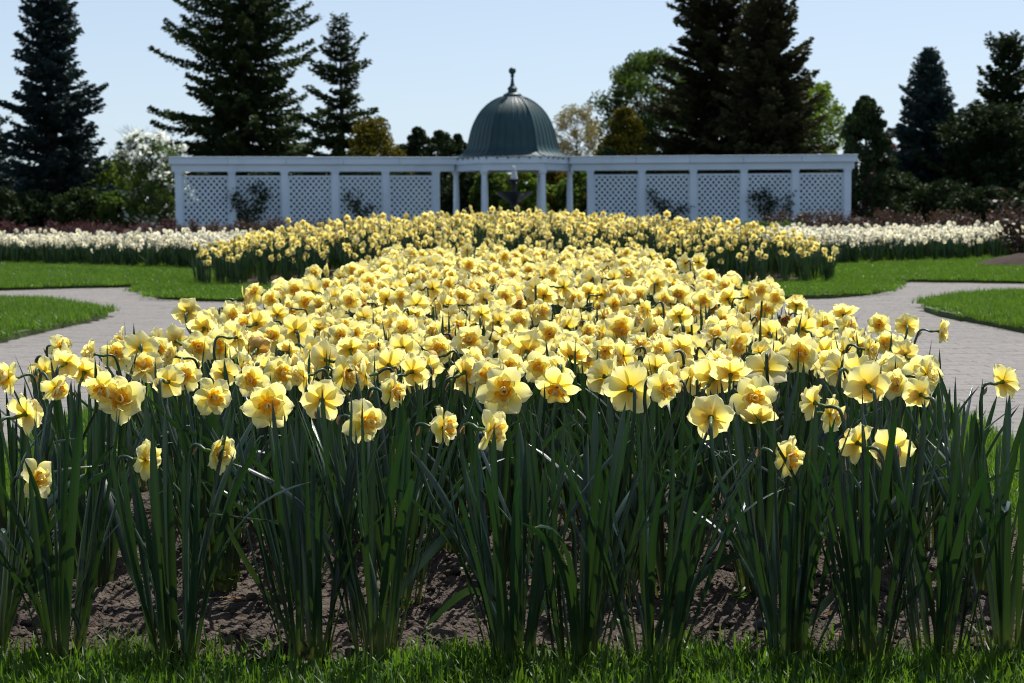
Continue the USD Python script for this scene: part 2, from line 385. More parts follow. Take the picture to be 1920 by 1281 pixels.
BED = Polygon([(-BED_W, 2.56), (BED_W, 2.56), (BED_W, 11.0), (-BED_W, 11.0)]).buffer(0.06)
STRIP = Polygon([(-1.58, 0.6), (1.58, 0.6), (1.58, 11.1), (1.3, 11.4), (-1.3, 11.4), (-1.58, 11.1)])
grass_areas = {"far": FAR_LAWN, "left": NEAR_LEFT, "right": NEAR_RIGHT, "strip": STRIP.difference(BED)}


def lawn(name, poly, step, label, zt=0.035, seed=1):
    v, f, e = poly_mesh(poly, zt, step, 0.02, 1.5, seed)
    v, f = with_skirt(v, f, e, -0.008)
    tag(obj(name, (v, f), M["lawn"], smooth=40), label, kind="structure")


lawn("lawn", FAR_LAWN, 0.45, "far lawn carrying the mounded bed and the white beds")
lawn("lawn", NEAR_LEFT, 0.25, "lawn corner beside the path at the left", seed=2)
lawn("lawn", NEAR_RIGHT, 0.25, "lawn corner beside the path at the right", seed=3)
# grass strip round the near bed: two sheets, in front and either side, left open where the bed is
sv, sf, se = poly_mesh(STRIP, 0.018, 0.16, 0.012, 2.0, 4)
cc = sv[sf].mean(1)
sf = sf[~shapely.contains_xy(BED.buffer(-0.12), cc[:, 0], cc[:, 1])]
sv, sf = with_skirt(sv, sf, se, -0.008)
tag(obj("grass_strip", (sv, sf), M["lawn"], smooth=40), "narrow grass strip around the near daffodil bed", kind="structure")

# soil of the near bed: dense near the camera so that clods read
def soil_z(p):
    q = np.column_stack([p, np.zeros(len(p))])
    return 0.018 + 0.045 * (meshkit.fbm(q * 7, 4, 3) - 0.5) + 0.055 * np.maximum(0, meshkit.fbm(q * 26, 3, 9) - 0.46) + 0.016 * (meshkit.noise(q * 70, 5) - 0.5)


front = Polygon([(-BED_W - 0.05, 2.55), (BED_W + 0.05, 2.55), (BED_W + 0.05, 4.6), (-BED_W - 0.05, 4.6)])
v1, f1, _ = poly_mesh(front, 0.0, 0.011, zfun=soil_z, seed=6)
back = Polygon([(-BED_W - 0.05, 4.6), (BED_W + 0.05, 4.6), (BED_W + 0.05, 11.05), (-BED_W - 0.05, 11.05)])
v2, f2, _ = poly_mesh(back, 0.0, 0.09, zfun=soil_z, seed=7)
soil = tag(xform(path_of("flower_bed_soil")), "brown crumbly soil of the near daffodil bed", kind="structure")
obj("soil_surface", (v1, f1), M["soil"], soil, smooth=60)
obj("soil_surface", (v2, f2), M["soil"], soil, smooth=True)

# soil crumbs
protos_crumb = []
def instancer(name, protos, pos, idx, rotz, scale, label, kind="stuff", parent=None, quats=None):
    """A PointInstancer over prototype builders (functions that define prims under a parent)."""
    p = path_of(name, parent)
    pi = UsdGeom.PointInstancer.Define(stage, p)
    targets = []
    for k, b in enumerate(protos):
        x = UsdGeom.Xform.Define(stage, f"{p}/Prototypes/kind_{k:03d}")
        b(x.GetPrim())
        targets.append(x.GetPath())
    pi.CreatePrototypesRel().SetTargets(targets)
    pi.CreateProtoIndicesAttr(Vt.IntArray.FromNumpy(np.asarray(idx, np.int32)))
    pi.CreatePositionsAttr(Vt.Vec3fArray.FromNumpy(np.asarray(pos, np.float32)))
    h = np.asarray(rotz) / 2
    pi.CreateOrientationsAttr(Vt.QuathArray([Gf.Quath(float(math.cos(a)), 0.0, 0.0, float(math.sin(a))) for a in h]))
    s = np.asarray(scale, np.float32)
    pi.CreateScalesAttr(Vt.Vec3fArray.FromNumpy(np.repeat(s[:, None], 3, 1) if s.ndim == 1 else s))
    tag(pi.GetPrim(), label, kind=kind)
    return pi.GetPrim()


def crumb(seed):
    def b(parent):
        m = trimesh.creation.icosphere(1, 1.0)
        v = m.vertices * (0.65 + 0.7 * meshkit.noise(m.vertices * 1.7 + seed * 7.3, seed))[:, None] * [1, 0.85, 0.6]
        obj("crumb", (v, m.faces), M["soil"], parent, smooth=True)
    return b


n = 7000
px = np.column_stack([rng.uniform(-BED_W, BED_W, n), 2.58 + 1.9 * rng.random(n) ** 1.4])
pz = soil_z(px)
instancer("soil_clods", [crumb(k) for k in range(4)], np.column_stack([px, pz + 0.001]), rng.integers(0, 4, n), rng.uniform(0, 6.28, n), 0.0022 + 0.011 * rng.random(n) ** 4,
          "loose crumbs of soil between the daffodil stems")

# pavers: running bond, rows across the view, a little uneven
PL, PW, GAP = 0.20, 0.10, 0.002
paved = Polygon([(-7, 2.5), (7, 2.5), (7, 16), (-7, 16)]).difference(FAR_LAWN.buffer(-0.05)).difference(NEAR_LEFT.buffer(-0.05)).difference(NEAR_RIGHT.buffer(-0.05)).difference(STRIP.buffer(-0.05))
rows = []
for r in range(int((16 - 2.5) / PW)):
    y = 2.5 + r * PW
    for c in range(-36, 36):
        x = c * PL + (PL / 2 if r % 2 else 0)
        if paved.contains(Point(x + PL / 2, y + PW / 2)):
            u, w = project((x + PL / 2, y + PW / 2, 0))
            if -160 < u < 2080 and w < 860:
                rows.append((x, y, u, w))
rows.sort(key=lambda q: (not (-20 < q[2] < 1940), q[1] * 1.0 + abs(q[0]) * 0.1))


def paver(x, y, rg):
    t = rg.uniform(-0.0008, 0.0006)
    a, b = np.array([x + GAP / 2, y + GAP / 2]), np.array([x + PL - GAP / 2, y + PW - GAP / 2])
    c = 0.0016
    tilt = rg.uniform(-0.0005, 0.0005, 4)
    v = [[a[0], a[1], -0.011], [b[0], a[1], -0.011], [b[0], b[1], -0.011], [a[0], b[1], -0.011],
         [a[0], a[1], t - c], [b[0], a[1], t - c], [b[0], b[1], t - c], [a[0], b[1], t - c],
         [a[0] + c, a[1] + c, t + tilt[0]], [b[0] - c, a[1] + c, t + tilt[1]], [b[0] - c, b[1] - c, t + tilt[2]], [a[0] + c, b[1] - c, t + tilt[3]]]
    f = []
    for lo in (0, 4):
        for k in range(4):
            k2 = (k + 1) % 4
            f += [[lo + k, lo + k2, lo + 4 + k2], [lo + k, lo + 4 + k2, lo + 4 + k]]
    f += [[8, 9, 10], [8, 10, 11]]
    return np.array(v), np.array(f)


for (x, y, u, w) in rows[:300]:
    obj("paver", paver(x, y, rng), M["paver"], path)
mb = MB()
for (x, y, u, w) in rows[300:]:
    mb.add(*paver(x, y, rng))
tag(mb.build("farther_pavers", M["paver"], path), kind="stuff")


# ------------------------------------------------------------------ grass blades
def grass_patch(size, nb, h0, h1, w, seed, lean=0.5, segs=2):
    rg = np.random.default_rng(seed)
    bx, by = rg.uniform(-size / 2, size / 2, (2, nb))
    h = rg.uniform(h0, h1, nb) * (0.75 + 0.5 * rg.random(nb))
    az = rg.uniform(0, 2 * PI, nb); ln = np.abs(rg.normal(0, lean, nb))
    ww = w * rg.uniform(0.6, 1.25, nb)
    sx, sy = -np.sin(az + rg.normal(0, 0.6, nb)), np.cos(az)
    vs = []
    for k in range(segs + 1):
        t = k / segs
        out = h * ln * t ** 1.7
        z = h * t * np.sqrt(np.maximum(0.15, 1 - (ln * t * 0.6) ** 2))
        c = np.stack([bx + np.cos(az) * out, by + np.sin(az) * out, z], 1)
        if k < segs:
            s = np.stack([sx, sy, np.zeros(nb)], 1) * (ww * (1 - 0.55 * t))[:, None] / 2
            vs += [c - s, c + s]
        else:
            vs += [c]
    v = np.stack(vs, 1)                       # nb x (2*segs+1) x 3
    m = v.shape[1]
    f = []
    for k in range(segs - 1):
        f += [[2 * k, 2 * k + 1, 2 * k + 3], [2 * k, 2 * k + 3, 2 * k + 2]]
    f += [[2 * segs - 2, 2 * segs - 1, 2 * segs]]
    f = (np.arange(nb)[:, None, None] * m + np.array(f)[None]).reshape(-1, 3)
    return v.reshape(-1, 3), f


def scatter(poly, spacing, seed, inset=0.0):
    rg = np.random.default_rng(seed)
    p = poly.buffer(-inset)
    x0, y0, x1, y1 = p.bounds
    gx, gy = np.meshgrid(np.arange(x0, x1, spacing), np.arange(y0, y1, spacing), indexing="ij")
    pts = np.stack([gx.ravel(), gy.ravel()], 1) + rg.uniform(-0.4, 0.4, (gx.size, 2)) * spacing
    return pts[shapely.contains_xy(p, pts[:, 0], pts[:, 1])]


def in_view(pts, margin=120):
    keep = []
    for p in pts:
        if p[1] < 0.9:
            keep.append(False); continue
        u, w = project((p[0], p[1], 0.02))
        keep.append(-margin < u < 1920 + margin and w < 1500)
    return pts[np.array(keep, bool)] if len(pts) else pts


def grass(name, pts, mk, label, zz, smin=0.8, smax=1.2, seed=3):
    rg = np.random.default_rng(seed)
    k = len(pts)
    def builder(s):
        return lambda parent: obj("blade", mk(s), M["grass"], parent)
    instancer(name, [builder(s) for s in range(5)], np.column_stack([pts, np.full(k, zz)]), rg.integers(0, 5, k), rg.uniform(0, 6.28, k), rg.uniform(smin, smax, k), label)


edge_x = np.random.default_rng(66).uniform(-1.2, 1.2, 26)
frontp = in_view(scatter(Polygon([(-1.75, 1.9), (1.75, 1.9), (1.75, 2.50), (-1.75, 2.50)]), 0.075, 5), 250)
frontp = np.vstack([frontp, np.column_stack([edge_x, 2.53 + 0.07 * np.random.default_rng(67).random(26) ** 2])])
grass("front_grass", frontp, lambda s: grass_patch(0.16, 150, 0.018, 0.048, 0.0042, 20 + s, 0.55, 3), "sunlit green grass edging the front of the bed", 0.016, 0.75, 1.25, 6)
sidep = in_view(scatter(Polygon([(-1.56, 2.5), (-1.20, 2.5), (-1.20, 11.2), (-1.56, 11.2)]).union(Polygon([(1.20, 2.5), (1.56, 2.5), (1.56, 11.2), (1.20, 11.2)])), 0.075, 7))
grass("strip_grass", sidep, lambda s: grass_patch(0.16, 150, 0.025, 0.055, 0.0042, 40 + s, 0.5, 2), "green grass of the narrow strip beside the bed", 0.016, 0.8, 1.2, 7)
nearp = in_view(np.vstack([scatter(NEAR_LEFT, 0.12, 8, 0.06), scatter(NEAR_RIGHT, 0.12, 9, 0.06)]))
grass("lawn_grass", nearp, lambda s: grass_patch(0.24, 280, 0.035, 0.065, 0.0060, 60 + s, 0.45, 2), "mown green grass of the two near lawn corners", 0.030, 0.85, 1.15, 8)
farp = in_view(np.vstack([scatter(FAR_LAWN.intersection(Polygon([(-12, 12), (12, 12), (12, 17), (-12, 17)])), 0.17, 10, 0.03),
                          scatter(FAR_LAWN.intersection(Polygon([(-12, 16.8), (12, 16.8), (12, 24), (-12, 24)])), 0.24, 11, 0.05)]))
grass("far_lawn_grass", farp, lambda s: grass_patch(0.40, 460, 0.022, 0.040, 0.0085, 80 + s, 0.4, 2), "mown green grass of the far lawn and its rounded tips", 0.030, 0.85, 1.15, 9)


# ------------------------------------------------------------------ daffodil pieces
def leaf_strip(c, side, width, keel=0.25, across=3):
    """c: n x 3 centre line, side: n x 3 unit vectors, width: n."""
    n = len(c)
    t = np.gradient(c, axis=0); t /= np.linalg.norm(t, axis=1, keepdims=True) + 1e-12
    nrm = np.cross(side, t)
    vs, uvs = [], []
    arc = np.linspace(0, 1, n)
    for u in np.linspace(-1, 1, across):
        vs.append(c + side * (u * width / 2)[:, None] + nrm * (keel * width * (abs(u) ** 1.4) * 0.5)[:, None])
        uvs.append(np.stack([np.full(n, (u + 1) / 2), arc], 1))
    v = np.stack(vs, 1).reshape(-1, 3)
    uv = np.stack(uvs, 1).reshape(-1, 2)
    return v, grid_faces(n, across), uv


def leaf_width(n, w, r=0.8):
    t = np.linspace(0, 1, n)
    return w * np.clip(0.62 + 0.9 * t, 0, 1) * np.sqrt(np.clip(1.001 - t ** 7, 0, 1)) * np.where(t > 0.97, 0.45, 1)


def leaf_shape(rg, base, az, lean0, lean1, length, w, twist=0.0, n=13, across=3, kink=None):
    t = np.linspace(0, 1, n)
    th = lean0 + (lean1 - lean0) * t ** 1.6
    if kink:
        th = th + np.clip((t - kink[0]) / 0.05, 0, 1) * kink[1]
    wob = az + 0.25 * rg.normal() * t ** 2
    d = np.stack([np.sin(th) * np.cos(wob), np.sin(th) * np.sin(wob), np.cos(th)], 1) * (length / (n - 1))
    c = base + np.vstack([np.zeros(3), np.cumsum((d[1:] + d[:-1]) / 2, axis=0)])
    tn = d / np.linalg.norm(d, axis=1, keepdims=True)
    s0 = np.stack([-np.sin(wob), np.cos(wob), np.zeros(n)], 1)
    nr = np.cross(s0, tn)
    tw = twist * t + rg.normal(0, 0.25)
    side = s0 * np.cos(tw)[:, None] + nr * np.sin(tw)[:, None]
    return leaf_strip(c, side, leaf_width(n, w), 0.42, across)


def leaf_from_points(pts, w, side_hint=(0.25, 1, 0.1), n=18, twist=0.0):
    """A leaf through given points (Catmull-Rom)."""
    p = np.asarray(pts, float)
    q = np.vstack([2 * p[0] - p[1], p, 2 * p[-1] - p[-2]])
    ts = np.linspace(0, len(p) - 1 - 1e-6, n)
    out = []
    for t in ts:
        k = int(t); u = t - k
        a, b, c, d = q[k], q[k + 1], q[k + 2], q[k + 3]
        out.append(0.5 * (2 * b + (c - a) * u + (2 * a - 5 * b + 4 * c - d) * u * u + (3 * b - a - 3 * c + d) * u ** 3))
    c = np.array(out)
    t = np.gradient(c, axis=0); t /= np.linalg.norm(t, axis=1, keepdims=True)
    side = np.cross(t, side_hint); side /= np.linalg.norm(side, axis=1, keepdims=True)
    nr = np.cross(side, t)
    tw = twist * np.linspace(0, 1, n)
    side = side * np.cos(tw)[:, None] + nr * np.sin(tw)[:, None]
    return leaf_strip(c, side, leaf_width(n, w), 0.3, 3)


def petal(rg, length, width, elev, curl=0.0, cup=0.25, ruffle=0.0, nv=9, nu=7, point=0.12, r0=0.003, roll=0.0, blunt=0.5):
    """A petal along +x from the origin, face up (+z), raised by elev and curling by curl towards its tip."""
    v_ = 1 - (1 - np.linspace(0, 1, nv)) ** 1.45; u_ = np.linspace(-1, 1, nu)
    ang = elev + curl * v_ ** 1.5
    step = length * np.diff(v_)
    cx = r0 + np.concatenate([[0], np.cumsum(np.cos((ang[1:] + ang[:-1]) / 2) * step)])
    cz = np.concatenate([[0], np.cumsum(np.sin((ang[1:] + ang[:-1]) / 2) * step)])
    prof = np.sqrt(np.clip(1 - np.abs((v_ - 0.52) / 0.49) ** 2.3, 0, 1)) * np.clip(0.6 + 0.8 * v_, 0, 1)
    prof = np.maximum(prof, 0.16 * (1 - v_))
    prof[0] = 0.22; prof[-1] = point * 0.7
    half = width / 2 * prof
    ph = rg.uniform(0, 6.28, 3)
    V, U = np.meshgrid(v_, u_, indexing="ij")
    H = half[:, None]
    lift = cup * H * np.abs(U) ** 2 + ruffle * V ** 2 * (np.sin(U * 5 + ph[0]) * 0.5 + np.sin(U * 9 + V * 4 + ph[1]) * 0.5) + 0.05 * width * np.sin(V * 4 + ph[2]) * U * V
    lift -= 0.05 * width * np.exp(-(U * 4) ** 2) * V * (1 - V)
    nx, nz = -np.sin(ang)[:, None], np.cos(ang)[:, None]
    x = cx[:, None] + nx * lift
    z = cz[:, None] + nz * lift
    # the rim reaches less far than the tip
    x -= np.cos(ang)[:, None] * length * 0.10 * V ** 3 * np.abs(U) ** 1.5 * (1 if point < 0.3 else 0.4)
    y = U * H
    if roll:
        y, z = y * math.cos(roll) - (z - cz[:, None]) * math.sin(roll), cz[:, None] + y * math.sin(roll) + (z - cz[:, None]) * math.cos(roll)
    p = np.stack([x, y, z], -1).reshape(-1, 3)
    uv = np.stack([(U + 1) / 2, V], -1).reshape(-1, 2)
    return p, grid_faces(nv, nu)[:, ::-1], uv


def spin(v, a, dz=0.0):
    c, s = math.cos(a), math.sin(a)
    return v @ np.array([[c, s, 0], [-s, c, 0], [0, 0, 1]]) + [0, 0, dz]


def flower_bits(seed, lod=0, wilt=False, white=False):
    """[(part name, material key, mesh builder args)] of a double daffodil facing +z, about 95 mm across."""
    rg = np.random.default_rng(seed)
    nv, nu = ((9, 7), (6, 5), (4, 3))[lod]
    bits = []
    a0 = rg.uniform(0, 6.28)
    pm, im, cmn = ("wilted", "wilted", "wilted") if wilt else ("white_petal", "white_petal", "peach") if white else ("petal", "inner", "corona")
    back = rg.uniform(-0.25, 0.40)
    for k in range(6):
        a = a0 + k * PI / 3 + rg.normal(0, 0.08)
        e = back + (0.0 if k % 2 else 0.10) + rg.normal(0, 0.10)
        cu = rg.normal(0.10, 0.28) if not wilt else rg.normal(1.2, 0.5)
        L_ = (0.046 if k % 2 else 0.044) * rg.uniform(0.92, 1.06) * (0.75 if wilt else 1)
        v, f, uv = petal(rg, L_, 0.038 * rg.uniform(0.88, 1.1) * (0.7 if wilt else 1), e, cu, rg.uniform(0.05, 0.4), 0.0034 * rg.uniform(0.5, 1.6), nv, nu, rg.uniform(0.10, 0.3), roll=rg.normal(0, 0.16))
        bits.append(("petal", pm, (spin(v, a, -0.001 if k % 2 else 0.001), f, uv)))
    n_in = 3 if white else 6
    for k in range(n_in):
        a = a0 + (k + 0.5) * 2 * PI / n_in + rg.normal(0, 0.15)
        e = rg.uniform(0.22, 0.62)
        v, f, uv = petal(rg, rg.uniform(0.027, 0.037) * (0.8 if wilt else 1), rg.uniform(0.022, 0.032), e, rg.uniform(0.1, 1.1), rg.uniform(0.3, 0.9), 0.003, nv, nu, rg.uniform(0.2, 0.5), roll=rg.normal(0, 0.3))
        bits.append(("inner_petal", im, (spin(v, a, 0.003), f, uv)))
    nc = 6
    mb = []
    for k in range(nc):
        a = a0 + k * 2 * PI / nc + rg.normal(0, 0.2)
        v, f, uv = petal(rg, rg.uniform(0.014, 0.022), rg.uniform(0.011, 0.017), rg.uniform(0.42, 0.9), rg.uniform(0.0, 0.8), 0.35, 0.0026, max(4, nv - 3), nu, 0.75, r0=0.004, blunt=0.3)
        mb.append((spin(v, a, 0.004), f, uv))
    bits.append(("corona", cmn, mb))
    for k in range(2 if white else 5):
        a = a0 + k * 2 * PI / 5 + rg.normal(0, 0.4)
        v, f, uv = petal(rg, rg.uniform(0.018, 0.024), rg.uniform(0.011, 0.017), rg.uniform(0.95, 1.25), rg.uniform(0.3, 1.3), 0.7, 0.001, max(4, nv - 3), nu, 0.35, r0=0.002)
        bits.append(("centre_petal", im, (spin(v, a, 0.005), f, uv)))
    return bits


def join(ms):
    mb = MB()
    for m in ms:
        mb.add(*m)
    return mb


OVARY = lathe([(0.0005, -0.034), (0.0034, -0.032), (0.0046, -0.026), (0.0042, -0.020), (0.0030, -0.015), (0.0036, -0.008), (0.006, -0.001), (0.0004, 0.002)], 8)


def make_flower(parent, seed, lod, wilt=False):
    bits = flower_bits(seed, lod, wilt)
    if lod == 0:
        for name, mk, m in bits:
            b = join(m) if isinstance(m, list) else join([m])
            b.build(name, M[mk], parent, True, True)
    else:
        for name, mk, m in bits:
            if name == "petal":
                join([m]).build(name, M[mk], parent, True, True)
        join([m for nme, mk, m in bits if nme in ("inner_petal", "centre_petal")]).build("inner_petal_ring", M["wilted" if wilt else "inner"], parent, True, True)
        for name, mk, m in bits:
            if name == "corona":
                join(m).build(name, M[mk], parent, True, True)
    obj("ovary", OVARY, M["ovary"], parent, smooth=True)


NEAR_FLOWERS, MID_FLOWERS = [], []
for k in range(17):
    p = klass(f"near_flower_{k:03d}")
    make_flower(p, 100 + k, 0, wilt=(k == 16))
    NEAR_FLOWERS.append(p)
for k in range(13):
    p = klass(f"mid_flower_{k:03d}")
    make_flower(p, 200 + k, 1, wilt=(k == 12))
    MID_FLOWERS.append(p)


def frame(axis, spin_a=0.0, s=1.0, loc=(0, 0, 0)):
    z = np.asarray(axis, float); z = z / np.linalg.norm(z)
    x = np.cross([0, 0, 1.0] if abs(z[2]) < 0.95 else [1.0, 0, 0], z); x /= np.linalg.norm(x)
    y = np.cross(z, x)
    c, q = math.cos(spin_a), math.sin(spin_a)
    m = np.eye(4)
    m[0, :3], m[1, :3], m[2, :3], m[3, :3] = s * (c * x + q * y), s * (c * y - q * x), s * z, loc
    return m


def bez(p0, p1, p2, p3, n=12):
    t = np.linspace(0, 1, n)[:, None]
    return (1 - t) ** 3 * p0 + 3 * (1 - t) ** 2 * t * p1 + 3 * (1 - t) * t * t * p2 + t ** 3 * p3


def stem_line(base, head, axis, s=1.0, n=13):
    axis = np.asarray(axis) / np.linalg.norm(axis)
    neck = head - axis * 0.031 * s
    h = neck[2] - base[2]
    knee = neck - axis * 0.026 + np.array([0, 0, 0.004])
    low = knee - axis * 0.012 + np.array([0, 0, -0.032]) + (base - knee) * 0.03
    m1 = base + np.array([(low[0] - base[0]) * 0.30, (low[1] - base[1]) * 0.30, (low[2] - base[2]) * 0.42])
    P = np.array([base, m1, low, knee, neck])
    t = np.concatenate([[0], np.cumsum(np.linalg.norm(np.diff(P, axis=0), axis=1) ** 0.7)])
    tt = np.concatenate([np.linspace(0, t[2], n - 7)[:-1], np.linspace(t[2], t[-1], 8)])
    return PchipInterpolator(t, P)(tt) * 0.35 + CubicSpline(t, P)(tt) * 0.65


def spathe(rg, line, k=-6):
    p, q = line[k], line[k + 1]
    d = (q - p) / np.linalg.norm(q - p)
    sd = np.cross(d, rg.normal(0, 1, 3)); sd /= np.linalg.norm(sd)
    c = p + np.outer(np.linspace(0, 1, 6), d * 0.024 + sd * 0.008) + np.outer(np.linspace(0, 1, 6) ** 2, [0, 0, -0.006])
    side = np.cross(d, sd)
    w = 0.008 * np.array([0.5, 1, 1.1, 0.9, 0.6, 0.15])
    return leaf_strip(c, np.repeat(side[None], 6, 0), w, 0.9)


def add_flower(parent, rg, base, head, axis, s, proto, spin_a, with_spathe=True):
    ref(path_of("flower", parent), proto, frame(axis, spin_a, s, head), with_spathe)
    line = stem_line(base, head, axis, s)
    v, f = tube(line, np.linspace(0.0044, 0.0030, len(line)), 6)
    obj("stem", (v, f), M["stem"], parent, smooth=True)
    if with_spathe and rg.random() < 0.8:
        v, f, uv = spathe(rg, line)
        obj("spathe", (v, f), M["spathe"], parent, smooth=True)


def add_leaves(parent, rg, n, lmin, lmax, wmin, wmax, nseg=13, spread=0.36, foot=0.040, across=3):
    for k in range(n):
        a = k * 2.399 + rg.normal(0, 0.3)
        r = foot * math.sqrt(rg.random())
        b = np.array([r * math.cos(a), r * math.sin(a) * 0.9, -0.006])
        l0 = 0.02 + 3.2 * r + abs(rg.normal(0, 0.10))
        l1 = l0 + rg.normal(spread * 0.10, spread * 0.75)
        l1 = max(l1, l0 * 0.2)
        if rg.random() < 0.17:
            l1 += rg.uniform(0.6, 1.3)
        kink = (rg.uniform(0.6, 0.85), rg.uniform(0.5, 1.6)) if rg.random() < 0.05 else None
        v, f, uv = leaf_shape(rg, b, a + rg.normal(0, 0.35), l0, l1, rg.uniform(lmin, lmax), rg.uniform(wmin, wmax), rg.normal(0, 0.9), nseg, across, kink)
        obj("leaf", (v, f), M["leaf"], parent, smooth=True, uv=uv)


FACE = {"F": (0.0, -1, 0.10), "FL": (-0.75, -0.7, 0.05), "FR": (0.75, -0.7, 0.05), "FD": (0.05, -0.85, -0.45), "FU": (0, -0.75, 0.7), "B": (0.0, 1, 0.12), "BL": (-0.6, 0.8, 0.1), "BR": (0.6, 0.8, 0.1),
        "BU": (0.1, 0.8, 0.7), "SL": (-0.85, -0.5, 0.08), "SR": (0.85, -0.5, 0.08), "SRB": (0.8, 0.6, 0.12), "SD": (0.6, -0.4, -0.6), "U": (0.1, 0.2, 1)}
# px, py, size in px, facing
HERO = [(16, 709, 52, "FL"), (49, 776, 88, "BR"), (82, 698, 66, "B"), (112, 649, 46, "SR"), (123, 681, 48, "B"), (105, 727, 66, "SD"), (158, 698, 76, "BU"), (175, 664, 62, "SL"),
        (230, 637, 50, "SL"), (190, 727, 62, "FD"), (228, 751, 100, "F"), (274, 691, 80, "FU"), (316, 716, 60, "B"), (350, 705, 62, "F"), (397, 744, 86, "FR"), (411, 649, 76, "F"), (383, 615, 70, "BU"),
        (351, 586, 60, "B"), (330, 640, 66, "BL"), (327, 668, 52, "SL"), (481, 607, 72, "BR"), (439, 595, 60, "F"), (502, 758, 108, "F"), (555, 621, 74, "B"), (597, 618, 52, "B"), (576, 569, 60, "F"),
        (548, 551, 44, "BU"), (481, 655, 80, "B"), (453, 691, 72, "SR"), (474, 713, 50, "F"), (604, 751, 92, "B"), (611, 674, 80, "BL"), (569, 706, 60, "SL"), (273, 862, 82, "FR"), (405, 848, 86, "SR"),
        (66, 898, 66, "FR"), (682, 790, 100, "FR"), (830, 800, 78, "SR"), (919, 808, 88, "FR"), (946, 735, 116, "F"), (872, 698, 78, "BR"), (988, 660, 90, "B"), (1044, 725, 88, "FD"), (1181, 728, 106, "B"),
        (1132, 706, 78, "BL"), (1244, 727, 50, "FR"), (1072, 668, 72, "BU"), (1163, 618, 82, "F"), (1097, 625, 58, "FR"), (1030, 627, 58, "F"), (974, 604, 58, "F"), (981, 548, 62, "B"), (882, 569, 48, "B"),
        (840, 572, 40, "B"), (777, 590, 50, "BU"), (731, 639, 62, "BR"), (756, 653, 66, "B"), (816, 625, 52, "SL"), (882, 642, 76, "FU"), (686, 706, 72, "SL"), (735, 735, 46, "SR"), (682, 597, 52, "B"),
        (647, 611, 44, "F"), (735, 558, 48, "F"), (1244, 660, 66, "FL"), (1276, 655, 70, "BR"), (802, 688, 58, "B"), (903, 590, 46, "B"), (658, 655, 70, "BU"), (1295, 660, 78, "B"), (1375, 646, 78, "FR"),
        (1498, 667, 84, "F"), (1412, 749, 96, "F"), (1333, 783, 96, "B"), (1422, 788, 66, "BU"), (1424, 663, 58, "SRB"), (1442, 625, 62, "B"), (1505, 616, 66, "B"), (1582, 660, 64, "B"), (1628, 656, 62, "FR"),
        (1628, 725, 98, "B"), (1684, 723, 62, "FL"), (1698, 667, 66, "B"), (1726, 740, 62, "B"), (1761, 621, 54, "SR"), (1881, 716, 66, "SRB"), (1476, 858, 90, "FR"), (1526, 755, 78, "BL"), (1556, 776, 54, "SR"),
        (1582, 590, 62, "BU"), (1589, 614, 54, "FR"), (1494, 572, 54, "BU"), (1649, 609, 48, "F"), (1701, 611, 54, "B"), (1375, 551, 54, "FL"), (1308, 579, 56, "FL"), (1424, 590, 48, "F"), (1550, 632, 40, "BR"),
        (1658, 644, 44, "F"), (1672, 842, 88, "B"), (1606, 830, 62, "BL"), (1737, 702, 44, "FR"), (1370, 702, 80, "BU"), (1305, 709, 52, "B"), (1322, 537, 40, "F"), (520, 590, 50, "B"), (1120, 560, 44, "F"),
        (1240, 590, 46, "B"), (1010, 690, 60, "F"), (640, 632, 56, "F"), (860, 610, 50, "F"), (930, 640, 52, "BL"), (1200, 650, 58, "FU"), (540, 660, 52, "BU"), (1340, 630, 56, "FU"), (1230, 690, 60, "B"),
        (775, 650, 50, "F"), (1470, 600, 48, "F"), (1135, 660, 62, "F"), (700, 655, 54, "F"), (1170, 575, 44, "F"), (1395, 625, 48, "B"), (420, 700, 60, "B"), (300, 655, 50, "F")]

front_px = [-30, 118, 330, 580, 708, 962, 1085, 1222, 1478, 1625, 1760, 1892]
clumps = []                                   # row, x, y
for u in front_px:
    b = gp(u, 1238 + rng.uniform(-10, 8), 0.02)
    clumps.append([0, b[0], b[1]])
ROWS, STEP_Y = 27, 0.305
for r in range(1, ROWS):
    k = 11
    w = 1.03 - 0.008 * r
    for i in range(k):
        x = -w + (i + (0.25 if r % 2 else 0.75)) * 2 * w / k + rng.normal(0, 0.03)
        y = 2.72 + r * STEP_Y + rng.normal(0, 0.04)
        clumps.append([r, x, y])
clumps = np.array(clumps)
HERO_ROWS = 9
near = clumps[clumps[:, 0] < HERO_ROWS]
heads = {i: [] for i in range(len(near))}
hero3 = []
for (u, w, size, face) in HERO:
    z = 0.43 + rng.normal(0, 0.012)
    p = gp(u, w, z)
    if p[1] < 2.66:
        p = at(u, w, (2.56 if w > 795 else 2.66) + rng.uniform(-0.03, 0.03))
    d = p[1]
    s = np.clip(size * d / FPX / 0.094, 0.80, 1.2)
    dd = np.hypot(near[:, 1] - p[0], (near[:, 2] - (p[1] + 0.03)) * 0.9) + 0.035 * np.array([len(heads[i]) for i in range(len(near))])
    i = int(np.argmin(dd))
    ax = np.array(FACE[face]) + rng.normal(0, 0.14, 3)
    heads[i].append((p, ax, s, "hero"))
    hero3.append((u, w, size, d))


def rand_axis(rg):
    """Blooms turn mostly to the sun side, many to the sides and some back to the viewer."""
    k = rg.random()
    if k < 0.36:
        a = rg.normal(PI / 2, 0.55)
    elif k < 0.72:
        a = rg.normal(-PI / 2, 0.6)
    else:
        a = rg.uniform(0, 2 * PI)
    e = rg.normal(0.12, 0.28)
    return np.array([math.cos(a) * math.cos(e), math.sin(a) * math.cos(e), math.sin(e)])


